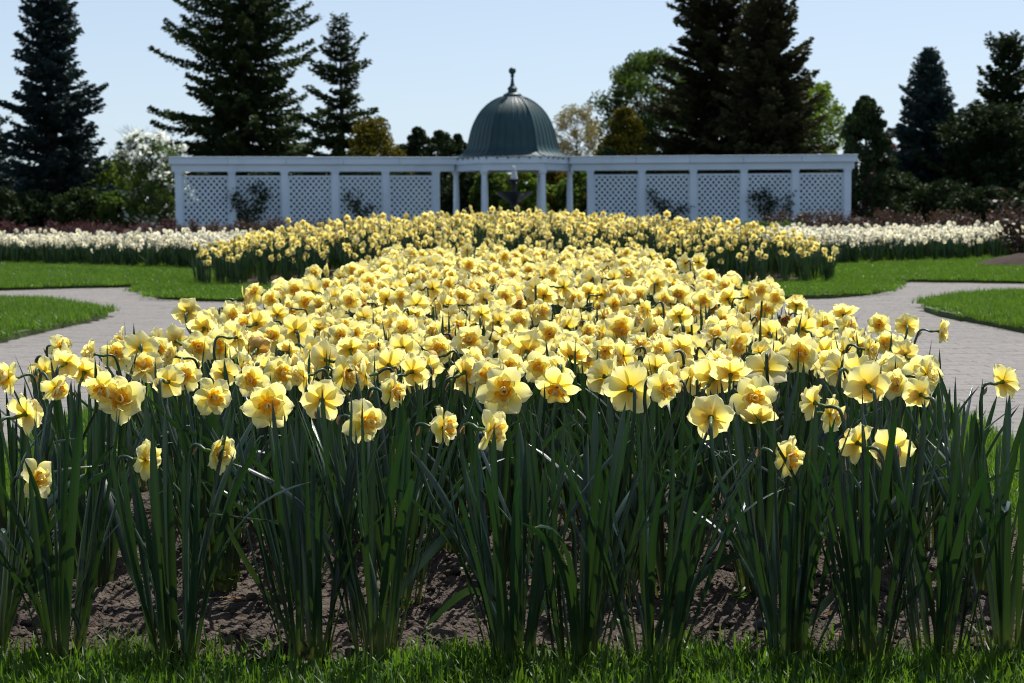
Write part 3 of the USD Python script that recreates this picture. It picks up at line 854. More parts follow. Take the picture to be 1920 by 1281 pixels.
for i, (r, x, y) in enumerate(near):
    want = 0 if r == 0 else (1 if r == 1 else 3 if r == 2 else 4 if r < 6 else 4)
    tries = 0
    while len(heads[i]) < want and tries < 25:
        tries += 1
        p = np.array([x + rng.normal(0, 0.075), y + rng.normal(0, 0.085), rng.normal(0.415, 0.024)])
        u, w = project(p)
        sz = 0.09 * FPX / p[1]
        if w > 712 or not np.interp(w, [540, 560, 600, 640, 660, 700], [500, 420, 310, 200, 90, 0]) < u < np.interp(w, [540, 560, 590, 620, 660, 750], [1350, 1500, 1600, 1690, 1725, 1735]):
            continue
        if any(math.hypot(u - hu, w - hw) < 0.5 * hs and hd > p[1] - 0.05 for hu, hw, hs, hd in hero3):
            continue
        heads[i].append((p, rand_axis(rng), rng.uniform(0.88, 1.08), "fill"))

ORD = ["first", "second", "third", "fourth", "fifth", "sixth", "seventh", "eighth", "ninth", "tenth", "eleventh", "twelfth"]
ROWNAME = ORD + ["thirteenth", "fourteenth", "fifteenth", "sixteenth", "seventeenth", "eighteenth", "nineteenth", "twentieth"] + ["twenty " + o for o in ORD[:9]]
order_in_row = {}
for r in range(HERO_ROWS):
    idx = [i for i in range(len(near)) if near[i, 0] == r]
    for k, i in enumerate(sorted(idx, key=lambda i: near[i, 1])):
        order_in_row[i] = (r, k)
GROUP = "yellow daffodil clumps filling the near bed"
clump_prims = []
for i, (r, x, y) in enumerate(near):
    r, k = order_in_row[i]
    rg = np.random.default_rng(1000 + i)
    z0 = float(soil_z(np.array([[x, y]]))[0]) - 0.004
    nh = len(heads[i])
    what = "without blooms" if nh == 0 else "with one double bloom" if nh == 1 else "with two double blooms" if nh == 2 else "with several double blooms"
    row = "front row" if r == 0 else f"{ORD[r]} row"
    t = thing("daffodil_clump", f"yellow daffodil clump {what}, {ORD[k]} from the left in the {row}", "daffodil", mat4((x, y, z0)), GROUP)
    clump_prims.append(t)
    add_leaves(t, rg, 25 if r < 3 else 16, 0.33, 0.47, 0.0085, 0.0158, 14 if r < 3 else 10, across=5 if r < 2 else 3)
    o = np.array([x, y, z0])
    for (p, ax, s, kind) in heads[i]:
        b = np.array([rg.uniform(-0.035, 0.035), rg.uniform(-0.03, 0.03), 0.0])
        proto = NEAR_FLOWERS[16] if rg.random() < (0.01 if kind == "hero" else 0.05) else NEAR_FLOWERS[rg.integers(0, 16)]
        add_flower(t, rg, b, p - o, ax, s, proto, rg.uniform(0, 6.28))

# long leaves that stand out in the front row, through points seen in the photograph
LONG = [((962, 1242), (930, 1130), (880, 1030), (830, 978), (775, 962), 5, 2.74), ((962, 1240), (925, 1140), (893, 1110), (860, 1120), (795, 1178), 5, 2.70),
        ((700, 1240), (745, 1115), (830, 1012), (880, 985), (918, 968), 4, 2.70), ((1222, 1236), (1290, 1110), (1340, 1062), (1400, 1040), (1450, 1056), 7, 2.70),
        ((1478, 1215), (1410, 1060), (1360, 1000), (1320, 978), (1276, 972), 8, 2.74), ((1085, 1238), (1075, 1130), (1062, 1068), (1035, 1098), (1002, 1170), 6, 2.68),
        ((1625, 1238), (1680, 1150), (1760, 1075), (1830, 1045), (1905, 1036), 9, 2.70), ((580, 1250), (500, 1120), (440, 1020), (400, 940), (368, 890), 3, 2.70),
        ((118, 1240), (60, 1120), (20, 1030), (-5, 1000), (-30, 990), 1, 2.72), ((708, 1235), (660, 1080), (620, 1030), (560, 990), (505, 978), 4, 2.80),
        ((1478, 1215), (1580, 1090), (1640, 990), (1690, 930), (1720, 905), 8, 2.70), ((330, 1240), (250, 1080), (225, 1000), (200, 930), (190, 880), 2, 2.72)]
fr = [i for i in range(len(near)) if near[i, 0] == 0]
for (*pts, ci, dep) in LONG:
    t = clump_prims[fr[ci]]
    o = np.array([near[fr[ci], 1], near[fr[ci], 2], 0.0])
    base_d = near[fr[ci], 2]
    P = [at(u, w, base_d + (dep - base_d) * (j / 4)) for j, (u, w) in enumerate(pts)]
    P[0][2] = max(P[0][2], 0.015)
    z0 = float(soil_z(np.array([o[:2]]))[0]) - 0.004
    v, f, uv = leaf_from_points(np.array(P) - o - [0, 0, z0], 0.0165, twist=rng.normal(0, 0.5))
    obj("leaf", (v, f), M["leaf"], t, smooth=True, uv=uv)

# farther clumps of the near bed: copies of a few
def make_mid_clump(parent, seed):
    rg = np.random.default_rng(seed)
    add_leaves(parent, rg, 13, 0.34, 0.44, 0.012, 0.018, 8)
    for k in range(int(rg.integers(4, 6))):
        a = rg.uniform(0, 6.28)
        head = np.array([0.085 * math.cos(a) * rg.random() ** 0.5 * 1.3, 0.085 * math.sin(a) * 1.2, rg.normal(0.415, 0.022)])
        proto = MID_FLOWERS[12] if rg.random() < 0.09 else MID_FLOWERS[rg.integers(0, 12)]
        add_flower(parent, rg, np.array([rg.uniform(-0.03, 0.03), rg.uniform(-0.03, 0.03), 0]), head, rand_axis(rg), rg.uniform(0.84, 1.04), proto, rg.uniform(0, 6.28), False)


MID = []
for k in range(14):
    p = klass(f"mid_clump_{k:03d}")
    make_mid_clump(p, 3000 + k)
    MID.append(p)
for i, (r, x, y) in enumerate(clumps[clumps[:, 0] >= HERO_ROWS]):
    zone = "middle" if r < 16 else "far end"
    row_x = clumps[clumps[:, 0] == r][:, 1]
    side = "left" if x == row_x.min() else "right" if x == row_x.max() else None
    p = ref(path_of("daffodil_clump"), MID[rng.integers(0, 14)], mat4((x, y, 0.018), rng.uniform(-0.5, 0.5), rng.uniform(0.94, 1.07)))
    if side:
        tag(p, f"daffodil clump at the {side} edge of the near bed, {ROWNAME[int(r)]} row from the front", "daffodil", GROUP)
    else:
        tag(p, f"yellow daffodil clump inside the {zone} of the near bed", "daffodil", f"yellow daffodil clumps inside the {zone} of the near bed")


# ------------------------------------------------------------------ the mounded bed and the white beds: masses of the same flowers
def bed_clump(parent, seed, white=False, nf=3):
    rg = np.random.default_rng(seed)
    mb = MB()
    for k in range(13):
        a = k * 2.399 + rg.normal(0, 0.3); r = 0.05 * math.sqrt(rg.random())
        b = np.array([r * math.cos(a), r * math.sin(a), -0.01])
        l0 = 0.10 * rg.random() + r; l1 = l0 + abs(rg.normal(0.1, 0.25))
        mb.add(*leaf_shape(rg, b, a, l0, l1, rg.uniform(0.25, 0.34) if white else rg.uniform(0.32, 0.43), rg.uniform(0.012, 0.018), rg.normal(0, 0.8), 7))
    mb.build("leaf_tuft", M["leaf"], parent, True, True)
    ms, parts = MB(), {}
    for k in range(nf):
        a = rg.uniform(0, 6.28); q = 0.12 * math.sqrt(rg.random())
        head = np.array([q * math.cos(a), q * math.sin(a), rg.normal(0.325, 0.042) if white else rg.normal(0.382, 0.048)])
        ax, s = rand_axis(rg), rg.uniform(0.85, 1.05) * (0.82 if white else 0.92)
        m = frame(ax, rg.uniform(0, 6.28), s, head)
        for name, mk, me in flower_bits(seed * 17 + k, 2, False, white):
            for (v, f, uv) in (me if isinstance(me, list) else [me]):
                parts.setdefault(mk, MB()).add(v @ m[:3, :3] + m[3, :3], f, uv)
        line = stem_line(np.zeros(3), head, ax, s, 11)
        ms.add(*tube(line, 0.0035, 4))
    ms.build("stem", M["stem"], parent, True)
    for mk, b in parts.items():
        b.build({"petal": "petal_ring", "white_petal": "petal_ring", "inner": "inner_petal_ring"}.get(mk, "corona"), M[mk], parent, True, True)


outline = [(-2.6, 14.62), (0, 14.55), (2.75, 14.62), (3.12, 14.95), (3.28, 15.7), (3.15, 17.0), (2.75, 18.4), (2.1, 19.7), (1.1, 20.7), (0, 21.0), (-1.1, 20.7), (-2.1, 19.7), (-2.75, 18.4), (-3.12, 17.0), (-3.2, 15.7), (-3.0, 14.95)]
ell = Polygon(outline).buffer(0.35).buffer(-0.35).buffer(-0.2).buffer(0.2)


def mound_z(p):
    d = shapely.distance(ell.exterior, shapely.points(p))
    return 0.0 + 0.215 * np.clip(d / 2.6, 0, 1) ** 0.85


v, f, e = poly_mesh(ell, 0.02, 0.16, 0.03, 3, 31, mound_z)
v, f = with_skirt(v, f, e, 0.02)
tag(obj("mounded_bed_soil", (v, f), M["soil"], smooth=True), "mounded soil of the daffodil bed beyond the path", kind="structure")
pts = scatter(ell, 0.20, 32, -0.02)
k = len(pts)
instancer("mound_daffodils", [(lambda s: lambda p: bed_clump(p, 400 + s, False, 3 + s % 2))(s) for s in range(8)], np.column_stack([pts, mound_z(pts) + 0.01]), rng.integers(0, 8, k), rng.uniform(0, 6.28, k), rng.uniform(0.92, 1.08, k) * np.clip(0.80 + 0.23 * shapely.distance(ell.exterior, shapely.points(pts)) / 0.8, 0.7, 1.03),
          "mass of yellow double daffodils covering the mounded bed")

wl = [gp(-300, 491)[:2], gp(0, 500)[:2], gp(170, 505)[:2], gp(350, 511)[:2], gp(470, 511)[:2]]
white_left = Polygon([tuple(p) for p in wl] + [(-3.4, 23.4), (-11, 23.4)])
wr = [gp(1480, 508)[:2], gp(1578, 502)[:2], gp(1772, 495)[:2], gp(1895, 488)[:2], gp(2200, 478)[:2]]
white_right = Polygon([tuple(p) for p in wr] + [(12.0, 25.2), (3.4, 25.2)])
for nm, poly, lab, sd in (("white_daffodils", white_left, "mass of white daffodils in the bed at the left", 41), ("white_daffodils", white_right, "mass of white daffodils in the bed at the right", 42)):
    v, f, e = poly_mesh(poly, 0.03, 0.3, 0.02, 2, sd)
    v, f = with_skirt(v, f, e, 0.02)
    tag(obj("white_bed_soil", (v, f), M["soil"], smooth=True), lab.replace("mass of white daffodils in", "dark soil under the white daffodils of"), kind="structure")
    pts = scatter(poly, 0.195, sd + 5, 0.06)
    pts = pts[np.array([-150 < project((p[0], p[1], 0.4))[0] < 2070 for p in pts])]
    k = len(pts)
    instancer(nm, [(lambda s: lambda p: bed_clump(p, 700 + s, True, 5 + s % 2))(s) for s in range(6)], np.column_stack([pts, np.full(k, 0.02)]), rng.integers(0, 6, k), rng.uniform(0, 6.28, k), rng.uniform(0.92, 1.1, k), lab)


# ------------------------------------------------------------------ pergola wings, pavilion, fountain
def wing(px0, px1, d0, d1, posts, label, lattice_label=None):
    """A wing seen between two pixels columns of the photograph, from depth d0 to d1, built along its own x axis."""
    a, b = at(px0, 400, d0)[:2], at(px1, 400, d1)[:2]
    ln = np.linalg.norm(b - a); rz = math.atan2(b[1] - a[1], b[0] - a[0])
    t = thing("lattice_pergola", label, "pergola", mat4((a[0], a[1], 0), rz), None)
    pw, top = 0.28, 2.80
    xs = [p * ln for p in posts]
    for x in xs:
        mb = MB()
        mb.box((x - pw / 2, -pw / 2, -0.03), (x + pw / 2, pw / 2, 2.238), 0.012)
        mb.box((x - pw / 2 - 0.03, -pw / 2 - 0.03, -0.03), (x + pw / 2 + 0.03, pw / 2 + 0.03, 0.14), 0.012)
        mb.box((x - pw / 2 - 0.025, -pw / 2 - 0.025, 2.17), (x + pw / 2 + 0.025, pw / 2 + 0.025, 2.242), 0.01)
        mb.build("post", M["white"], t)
    over = 0.16
    return t, ln, xs, pw, over


def finish_wing(t, xs, pw, x0, x1, joints):
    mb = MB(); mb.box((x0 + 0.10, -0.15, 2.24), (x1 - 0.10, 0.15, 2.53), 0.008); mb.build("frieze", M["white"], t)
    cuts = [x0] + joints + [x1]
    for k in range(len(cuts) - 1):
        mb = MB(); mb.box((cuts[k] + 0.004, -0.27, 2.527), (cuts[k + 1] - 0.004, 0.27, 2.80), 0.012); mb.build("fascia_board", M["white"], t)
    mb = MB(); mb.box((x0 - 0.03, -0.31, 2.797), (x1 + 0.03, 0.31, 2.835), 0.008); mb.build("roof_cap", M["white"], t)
    for k in range(len(xs) - 1):
        lo, hi = xs[k] + pw / 2, xs[k + 1] - pw / 2
        pan = xform(path_of("lattice_panel", t))
        z0, z1 = 0.08, 2.08
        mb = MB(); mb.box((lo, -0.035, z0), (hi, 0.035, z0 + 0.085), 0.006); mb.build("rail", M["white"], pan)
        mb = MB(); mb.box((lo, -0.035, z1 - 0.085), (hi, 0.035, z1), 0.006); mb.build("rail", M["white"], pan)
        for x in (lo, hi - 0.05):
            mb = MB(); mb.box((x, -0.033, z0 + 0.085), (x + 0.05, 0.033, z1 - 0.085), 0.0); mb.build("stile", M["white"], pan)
        lo, hi, za, zb = lo + 0.045, hi - 0.045, z0 + 0.08, z1 - 0.08
        px_, pz_ = 0.228, 0.258
        th = math.atan2(pz_, px_)
        clip = shapely.box(lo, za, hi, zb)
        wv = 0.076                                   # slat width
        for sgn, yy in ((1, -0.012), (-1, 0.012)):
            nmax = int((hi - lo) / px_ + (zb - za) / pz_) + 3
            for q in range(-nmax, nmax):
                # line through (lo + q*px, za) with slope +-pz/px
                ox = lo + q * px_ + 0.06
                dx, dz = px_, sgn * pz_
                nn = math.hypot(dx, dz); ux, uz = dx / nn, dz / nn
                c0 = np.array([ox, za if sgn > 0 else zb])
                A, B = c0 - 9 * np.array([ux, uz]), c0 + 9 * np.array([ux, uz])
                nrm = np.array([-uz, ux]) * wv / 2
                pol = Polygon([A - nrm, B - nrm, B + nrm, A + nrm]).intersection(clip)
                if pol.is_empty or pol.area < 0.004 or pol.geom_type != "Polygon":
                    continue
                ex = trimesh.creation.extrude_polygon(pol, 0.02, engine="earcut")
                w_ = np.column_stack([ex.vertices[:, 0], -ex.vertices[:, 2] + yy + 0.010, ex.vertices[:, 1]])
                obj("slat", (w_, ex.faces), M["white"], pan)


DL0, DL1, DR0, DR1 = 62.2, 64.6, 64.7, 64.2
fr6 = [0, 0.2012, 0.4025, 0.599, 0.798, 1.0]
t, ln, xs, pw, over = wing(336, 818, DL0, DL1, fr6, "white lattice pergola wing left of the green dome")
finish_wing(t, xs, pw, -0.36, ln + 0.86, [1.95, 4.25, 6.6, 8.9])
t, ln, xs, pw, over = wing(1107, 1588, DR0, DR1, fr6, "white lattice pergola wing right of the green dome")
finish_wing(t, xs, pw, -0.86, ln + 0.36, [1.9, 4.1, 6.3, 8.7])

PC = at(962, 387, 65.0)
R6 = 2.50
pav = thing("domed_pavilion", "white hexagonal pavilion with a ribbed dark green dome and finial", "pavilion", mat4((PC[0], PC[1], -0.004), 0.01))
hexv = lambda r, k: np.array([r * math.cos(k * PI / 3), r * math.sin(k * PI / 3)])
for k in range(6):
    x, y = hexv(R6 - 0.13, k)
    b = MB()
    v, f = lathe([(0.0, -0.03), (0.19, -0.03), (0.19, 0.10), (0.165, 0.115), (0.165, 0.16), (0.135, 0.19), (0.128, 1.2), (0.112, 2.06), (0.135, 2.09), (0.135, 2.12), (0.17, 2.17), (0.17, 2.242), (0, 2.242)], 20)
    b.add(v + [x, y, 0], f)
    b.build("column", M["white"], pav, smooth=35)


def hexring(r, z0, z1, inner):
    po = Polygon([hexv(r, k) for k in range(6)]).difference(Polygon([hexv(inner, k) for k in range(6)]))
    m = trimesh.creation.extrude_polygon(po, z1 - z0, engine="earcut"); m.apply_translation((0, 0, z0))
    return m


MB().tm(hexring(R6, 2.24, 2.53, R6 - 0.26)).build("frieze", M["white"], pav)
MB().tm(hexring(R6 + 0.10, 2.527, 2.775, R6 - 0.22)).build("fascia_board", M["white"], pav)
for k in range(6):
    for j in range(6):
        p = hexv(R6 + 0.115, k) * (1 - (j + 0.5) / 6) + hexv(R6 + 0.115, k + 1) * (j + 0.5) / 6
        b = MB(); b.box((p[0] - 0.022, p[1] - 0.03, 2.70), (p[0] + 0.022, p[1] + 0.03, 2.772)); b.build("bracket", M["iron"], pav)
prof = [(2.62, 0), (2.62, 0.025), (2.36, 0.085), (2.12, 0.21), (1.95, 0.44), (1.86, 0.80), (1.76, 1.18), (1.63, 1.52), (1.44, 1.86), (1.17, 2.17), (0.85, 2.41), (0.5, 2.57), (0.0, 2.66)]
# refine the profile
pr = np.array(prof) * [0.978, 0.985] + [0, 2.775]; s_ = np.concatenate([[0], np.cumsum(np.hypot(*np.diff(pr, axis=0).T))])
ss = np.concatenate([[0, s_[1]], np.linspace(s_[1], s_[-1], 26)[1:]])
pr = np.column_stack([PchipInterpolator(s_, pr[:, 0])(ss), PchipInterpolator(s_, pr[:, 1])(ss)])
domep = xform(path_of("dome", pav))
for k in range(6):                                   # six facets, gently bowed
    b = MB()
    m = 7
    grid = []
    for (r, z) in pr:
        for j in range(m):
            q = j / (m - 1)
            p = hexv(r, k) * (1 - q) + hexv(r, k + 1) * q
            p = p * (1 + 0.030 * math.sin(PI * q))
            grid.append([p[0], p[1], z])
    b.add(grid, grid_faces(len(pr), m))
    b.build("facet", M["copper"], domep, smooth=25)
for k in range(6):                                   # standing seams: five on each facet, a stouter one on each hip
    for j in range(6):
        q = j / 6
        line = []
        for (r, z) in pr[1:-1]:
            p = (hexv(r, k) * (1 - q) + hexv(r, k + 1) * q) * (1 + 0.030 * math.sin(PI * q))
            line.append([p[0], p[1], z])
        line = np.array(line)
        if j:
            line = line[: max(6, len(line) - 3)]
        b = MB(); b.tube(line, 0.034 if j == 0 else 0.020, 5); b.build("seam", M["copper"], domep, smooth=40)
v, f = lathe([(0, 5.10), (0.50, 5.12), (0.52, 5.18), (0.42, 5.22), (0.40, 5.32), (0.33, 5.36), (0.20, 5.42), (0.19, 5.52), (0.23, 5.56), (0.18, 5.62), (0.11, 5.68), (0.075, 5.82), (0.055, 6.04), (0.09, 6.07), (0.10, 6.09), (0.06, 6.12), (0.09, 6.17),
              (0.155, 6.24), (0.165, 6.30), (0.145, 6.37), (0.09, 6.42), (0.04, 6.44), (0, 6.44)], 24)
v = v * [0.95, 0.95, 1] + [0, 0, 0.10]
obj("finial", (v, f), M["copper"], pav, smooth=40)

FC = at(964, 400, 50.0)
fo = thing("fountain", "dark two tiered fountain in front of the pavilion", "fountain", mat4((FC[0], FC[1], 0)))
v, f = lathe([(0, 0), (1.70, 0), (1.70, 0.38), (1.78, 0.40), (1.78, 0.50), (1.50, 0.50), (1.48, 0.34), (0, 0.34)], 48)
obj("basin", (v, f), M["stone"], fo, smooth=30)
obj("pool_water", (lathe([(0.0, 0.425), (1.492, 0.425)], 48)[0], lathe([(0.0, 0.425), (1.492, 0.425)], 48)[1][:, ::-1]), M["water"], fo)
v, f = lathe([(0, 0.3), (0.30, 0.3), (0.30, 0.5), (0.22, 0.58), (0.13, 0.68), (0.10, 0.80), (0.13, 0.88), (0.20, 0.95), (0.38, 1.05), (0.52, 1.15), (0.60, 1.235), (0.60, 1.255), (0.55, 1.24), (0.40, 1.17), (0.1, 1.14), (0.0, 1.14)], 36)
obj("lower_bowl", (v, f), M["iron"], fo, smooth=30)
v, f = lathe([(0.0, 1.13), (0.11, 1.13), (0.08, 1.25), (0.065, 1.38), (0.09, 1.50), (0.16, 1.56), (0.27, 1.63), (0.28, 1.65), (0.25, 1.64), (0.1, 1.59), (0, 1.59)], 28)
obj("upper_bowl", (v, f), M["iron"], fo, smooth=30)
for k in range(4):
    a = k * PI / 2 + PI / 4
    line = np.array([[0.13, 0, 0.72], [0.19, 0, 0.66], [0.22, 0, 0.58], [0.20, 0, 0.50], [0.26, 0, 0.46], [0.30, 0, 0.50]])
    line = line @ np.array([[math.cos(a), math.sin(a), 0], [-math.sin(a), math.cos(a), 0], [0, 0, 1]])
    b = MB(); b.tube(line, 0.035, 6); b.build("scroll_foot", M["iron"], fo, smooth=True)
v, f = lathe([(0.0, 1.235), (0.545, 1.238)], 36); obj("bowl_water", (v, f[:, ::-1]), M["water"], fo)
rg = np.random.default_rng(77)
b = MB()
for k in range(420):                                 # the jet: a column of broken drops
    h = rg.random() ** 0.8
    r = (0.045 + 0.075 * (1 - h)) * (0.6 + 0.6 * rg.random())
    a = rg.uniform(0, 6.28); q = 0.055 * math.sqrt(rg.random()) * (1.15 - 0.6 * h)
    m = trimesh.creation.icosphere(1, r * 0.55)
    b.add(m.vertices * [1, 1, 1.7] + [q * math.cos(a), q * math.sin(a), 1.62 + 0.42 * h], m.faces)
b.build("water_jet", M["foam"], fo, smooth=True)




# ------------------------------------------------------------------ trees and shrubs
def tufts(rg, c, d, size, width):
    """Small leaf-like quads folded once: centres c, directions d (unit), returns vertices and triangles."""
    n = len(c)
    s = np.cross(d, rg.normal(0, 1, (n, 3))); s /= np.linalg.norm(s, axis=1, keepdims=True) + 1e-9
    size = np.broadcast_to(size, (n,)); width = np.broadcast_to(width, (n,))
    a = c - d * (size / 2)[:, None]; b = c + d * (size / 2)[:, None]
    l = c + s * (width / 2)[:, None] - d * (size * 0.08)[:, None]; r = c - s * (width / 2)[:, None] - d * (size * 0.08)[:, None]
    v = np.stack([a, l, b, r], 1).reshape(-1, 3)
    k = np.arange(n)[:, None] * 4
    return v, np.vstack([k + [0, 1, 2], k + [0, 2, 3]])


def trunk(h, r0, r1, rg, limbs=()):
    b = MB()
    z = np.linspace(-0.1, h, 12)
    wob = np.cumsum(rg.normal(0, 0.012 * h / 10, (12, 2)), axis=0)
    line = np.column_stack([wob, z])
    rad = np.linspace(r0, r1, 12); rad[0] *= 1.5; rad[1] *= 1.1
    b.tube(line, rad, 9)
    for (p, q, ra, rb, *m) in limbs:
        mid = m[0] if m else (p + q) / 2 + rg.normal(0, 0.03, 3) * np.linalg.norm(q - p) + [0, 0, 0.05 * np.linalg.norm(q - p)]
        b.tube(np.array([p, (p + mid) / 2, mid, (mid + q) / 2, q]) if not m else np.array([p, *m, q]), np.linspace(ra, rb, 5), 4)
    return b


def conifer(name, label, cat, base, h, r, mat, seed, droop=-0.15, clear=0.04, whorls=30, per=8, shape=0.9, dens=1.0, ragged=0.2, tuft=0.34, up_tip=0.25, group=None, flat=0.35):
    rg = np.random.default_rng(seed)
    t = thing(name, label, cat, mat4(base), group)
    whorls = int(whorls * 1.15); tuft = tuft * 0.74
    limbs, C, D, S = [], [], [], []
    for w in range(whorls):
        f0 = (w + rg.uniform(-0.3, 0.3)) / whorls
        z = h * (clear + (0.985 - clear) * np.clip(f0, 0, 1))
        f = np.clip((z / h - clear) / (1 - clear), 0, 1)
        rad = r * (1 - f) ** shape + 0.012 * r
        wr = rad * rg.uniform(1 - ragged, 1 + ragged * 0.5)
        for k in range(per):
            a = k * 2 * PI / per + w * 1.1 + rg.normal(0, 0.25)
            ln = wr * rg.uniform(1 - ragged * 1.3, 1.05)
            el = droop * (1 - f) + (0.75 * f ** 2) + rg.normal(0, 0.07)
            dirv = np.array([math.cos(a) * math.cos(el), math.sin(a) * math.cos(el), math.sin(el)])
            p0 = np.array([0, 0, z])
            nb = max(3, int(ln / 0.115 * dens))
            tt = np.linspace(0.12, 1, nb)
            pts = p0 + np.outer(tt * ln, dirv) + np.outer(tt ** 3 * ln * up_tip, [0, 0, 1])
            if ln > 0.5:
                dn = np.array([0, 0, 0.05 * ln * flat])
                k4 = len(pts) // 4
                limbs.append((p0, pts[-1] - dn, 0.012 + 0.008 * ln, 0.004, pts[k4] - dn * 0.5, pts[2 * k4] - dn, pts[3 * k4] - dn))
            side = np.array([-math.sin(a), math.cos(a), 0])
            for sgn in (-1, 1):
                for rep in range(4):
                    off = (0.10 + 0.22 * ln * (1 - tt) * rg.random(nb) + 0.06 * rg.random(nb)) * (0.25 + rep * 0.42) * sgn
                    c = pts + np.outer(off, side) + rg.normal(0, 0.04 + 0.03 * tuft, (nb, 3)) - np.outer(np.abs(off) * flat, [0, 0, 1])
                    d = dirv * 0.8 + side * sgn * rg.uniform(0.3, 0.9, (nb, 1)) + rg.normal(0, 0.25, (nb, 3)) - np.array([0, 0, 0.2])
                    C.append(c); D.append(d); S.append(np.full(nb, 0.5 + 0.5 * (1 - f) ** 0.5))
    C, D, S = np.vstack(C), np.vstack(D), np.concatenate(S)
    D /= np.linalg.norm(D, axis=1, keepdims=True)
    v, f = tufts(rg, C, D, S * tuft * rg.uniform(0.6, 1.3, len(C)), S * tuft * 0.5 * rg.uniform(0.6, 1.3, len(C)))
    trunk(h * 0.97, 0.018 * h + 0.03, 0.02, rg, limbs).build("trunk", M["bark"], t, smooth=True)
    obj("crown", (v, f), M[mat], t)
    return t


def blob_tree(name, label, cat, base, h, rx, mat, seed, zlo=0.1, leaves=5000, leaf=0.16, clumps=26, clump=0.34, shape="round", ry=None, limbs=True, fill=1.0, group=None, extra=None, taper=None):
    """Broadleaf tree or dense shrub: leaf clumps round limb ends through an uneven crown."""
    rg = np.random.default_rng(seed)
    t = thing(name, label, cat, mat4(base), group)
    rx = rx * 1.25
    leaves = int(leaves * 1.35)
    ry = ry or rx
    zc0, zc1 = h * zlo, h
    cen, lim = [], []
    for k in range(clumps):
        f = (k + rg.random()) / clumps
        if shape == "round":
            w = math.sin(PI * (0.12 + 0.80 * f)) ** 0.7
        elif shape == "cone":
            w = (1 - f) ** 0.65 * 0.95 + 0.06
        elif shape == "column":
            w = (1 - f ** 3) ** 0.8
        else:
            w = 1
        a = k * 2.399 + rg.normal(0, 0.3)
        q = math.sqrt(rg.random() * 0.85 + 0.15) * w * (1 - clump * 0.4)
        p = np.array([rx * q * math.cos(a), ry * q * math.sin(a), zc0 + (zc1 - zc0) * (f * (1 - clump * 0.35))])
        cen.append((p, w))
        z0 = max(0.05 * h, p[2] - (0.35 + 0.3 * rg.random()) * q * rx - 0.05 * h)
        lim.append((np.array([0, 0, z0]), p, 0.02 + 0.006 * h * (1 - f), 0.008))
    C = []
    per = leaves // clumps
    for (p, w) in cen:
        s = clump * min(rx, h) * rg.uniform(0.7, 1.25) * (0.55 + 0.45 * w)
        g_ = rg.normal(0, 1, (per, 3)); g_ /= np.linalg.norm(g_, axis=1, keepdims=True)
        C.append(p + g_ * (s * rg.random(per) ** (0.45) * fill)[:, None] * [1, 1, 0.75])
    C = np.vstack(C)
    C = C[C[:, 2] > 0.03]
    D = rg.normal(0, 1, C.shape) - [0, 0, 0.4]; D /= np.linalg.norm(D, axis=1, keepdims=True)
    v, f = tufts(rg, C, D, leaf * rg.uniform(0.6, 1.4, len(C)), leaf * 0.7 * rg.uniform(0.6, 1.3, len(C)))
    trunk(h * (0.75 if shape == "round" else 0.9), 0.02 * h + 0.02, 0.015, rg, lim if limbs else ()).build("trunk", M["bark"], t, smooth=True)
    obj("crown", (v, f), M[mat], t)
    if extra:
        mk, cnt, sz, nm = extra
        g3 = meshkit.fbm(C * 0.9 + 3.1, 3, 7) + 0.10 * (C[:, 2] / h - 0.5) + 0.06 * C[:, 0] / rx
        ii = rg.choice(np.nonzero(g3 > np.quantile(g3, 0.55))[0], cnt)
        q = C[ii] + rg.normal(0, 0.05, (cnt, 3)) + (C[ii] - [0, 0, h * 0.5]) * 0.05
        v, f = tufts(rg, q, rg.normal(0, 1, q.shape) / 1.7, sz * rg.uniform(0.7, 1.3, cnt), sz * rg.uniform(0.7, 1.2, cnt))
        obj(nm, (v, f), M[mk], t)
    return t


def tree_at(px, top, depth):
    p = at(px, 387, depth)
    return np.array([p[0], depth, -0.03]), at(px, top, depth)[2] + 0.03


def W(pxw, depth):
    return pxw * depth / FPX


def plant_conifer(name, label, px, top, half, depth, mat, seed, **kw):
    b, h = tree_at(px, top, depth)
    half = half * 1.08
    return conifer(name, label, "tree", b, h, W(half, depth), mat, seed, **kw)


def plant_blob(name, label, px, top, half, depth, mat, seed, cat="tree", **kw):
    b, h = tree_at(px, top, depth)
    return blob_tree(name, label, cat, b, h, W(half, depth), mat, seed, **kw)


plant_conifer("blue_spruce", "tall dark blue green spruce at the left edge of the view", 104, -230, 112, 74, "spruce_blue", 1, droop=-0.05, clear=0.03, whorls=34, per=9, shape=0.75, dens=1.5, ragged=0.28, tuft=0.36, up_tip=0.18)
plant_conifer("blue_spruce", "dark spruce cut off by the picture's left border, beyond the blue spruce", -48, 20, 95, 80, "spruce_blue", 2, droop=-0.05, whorls=28, per=8, dens=1.4, tuft=0.36)
plant_conifer("norway_spruce", "huge broad spruce with drooping boughs over the left pergola wing", 460, -330, 192, 86, "spruce", 3, droop=-0.32, clear=0.09, whorls=33, per=9, shape=0.70, dens=1.2, ragged=0.36, tuft=0.42, up_tip=0.22, flat=0.7)
plant_conifer("hemlock", "thin ragged conifer with open boughs right of the huge spruce", 642, 16, 118, 82, "spruce", 4, droop=0.06, clear=0.05, whorls=22, per=6, shape=0.62, dens=1.1, ragged=0.5, tuft=0.40, up_tip=0.12)
plant_blob("golden_cypress", "rounded gold tipped evergreen above the left pergola wing", 700, 210, 84, 78, "gold", 5, shape="cone", leaves=9000, leaf=0.17, clumps=40, clump=0.35)
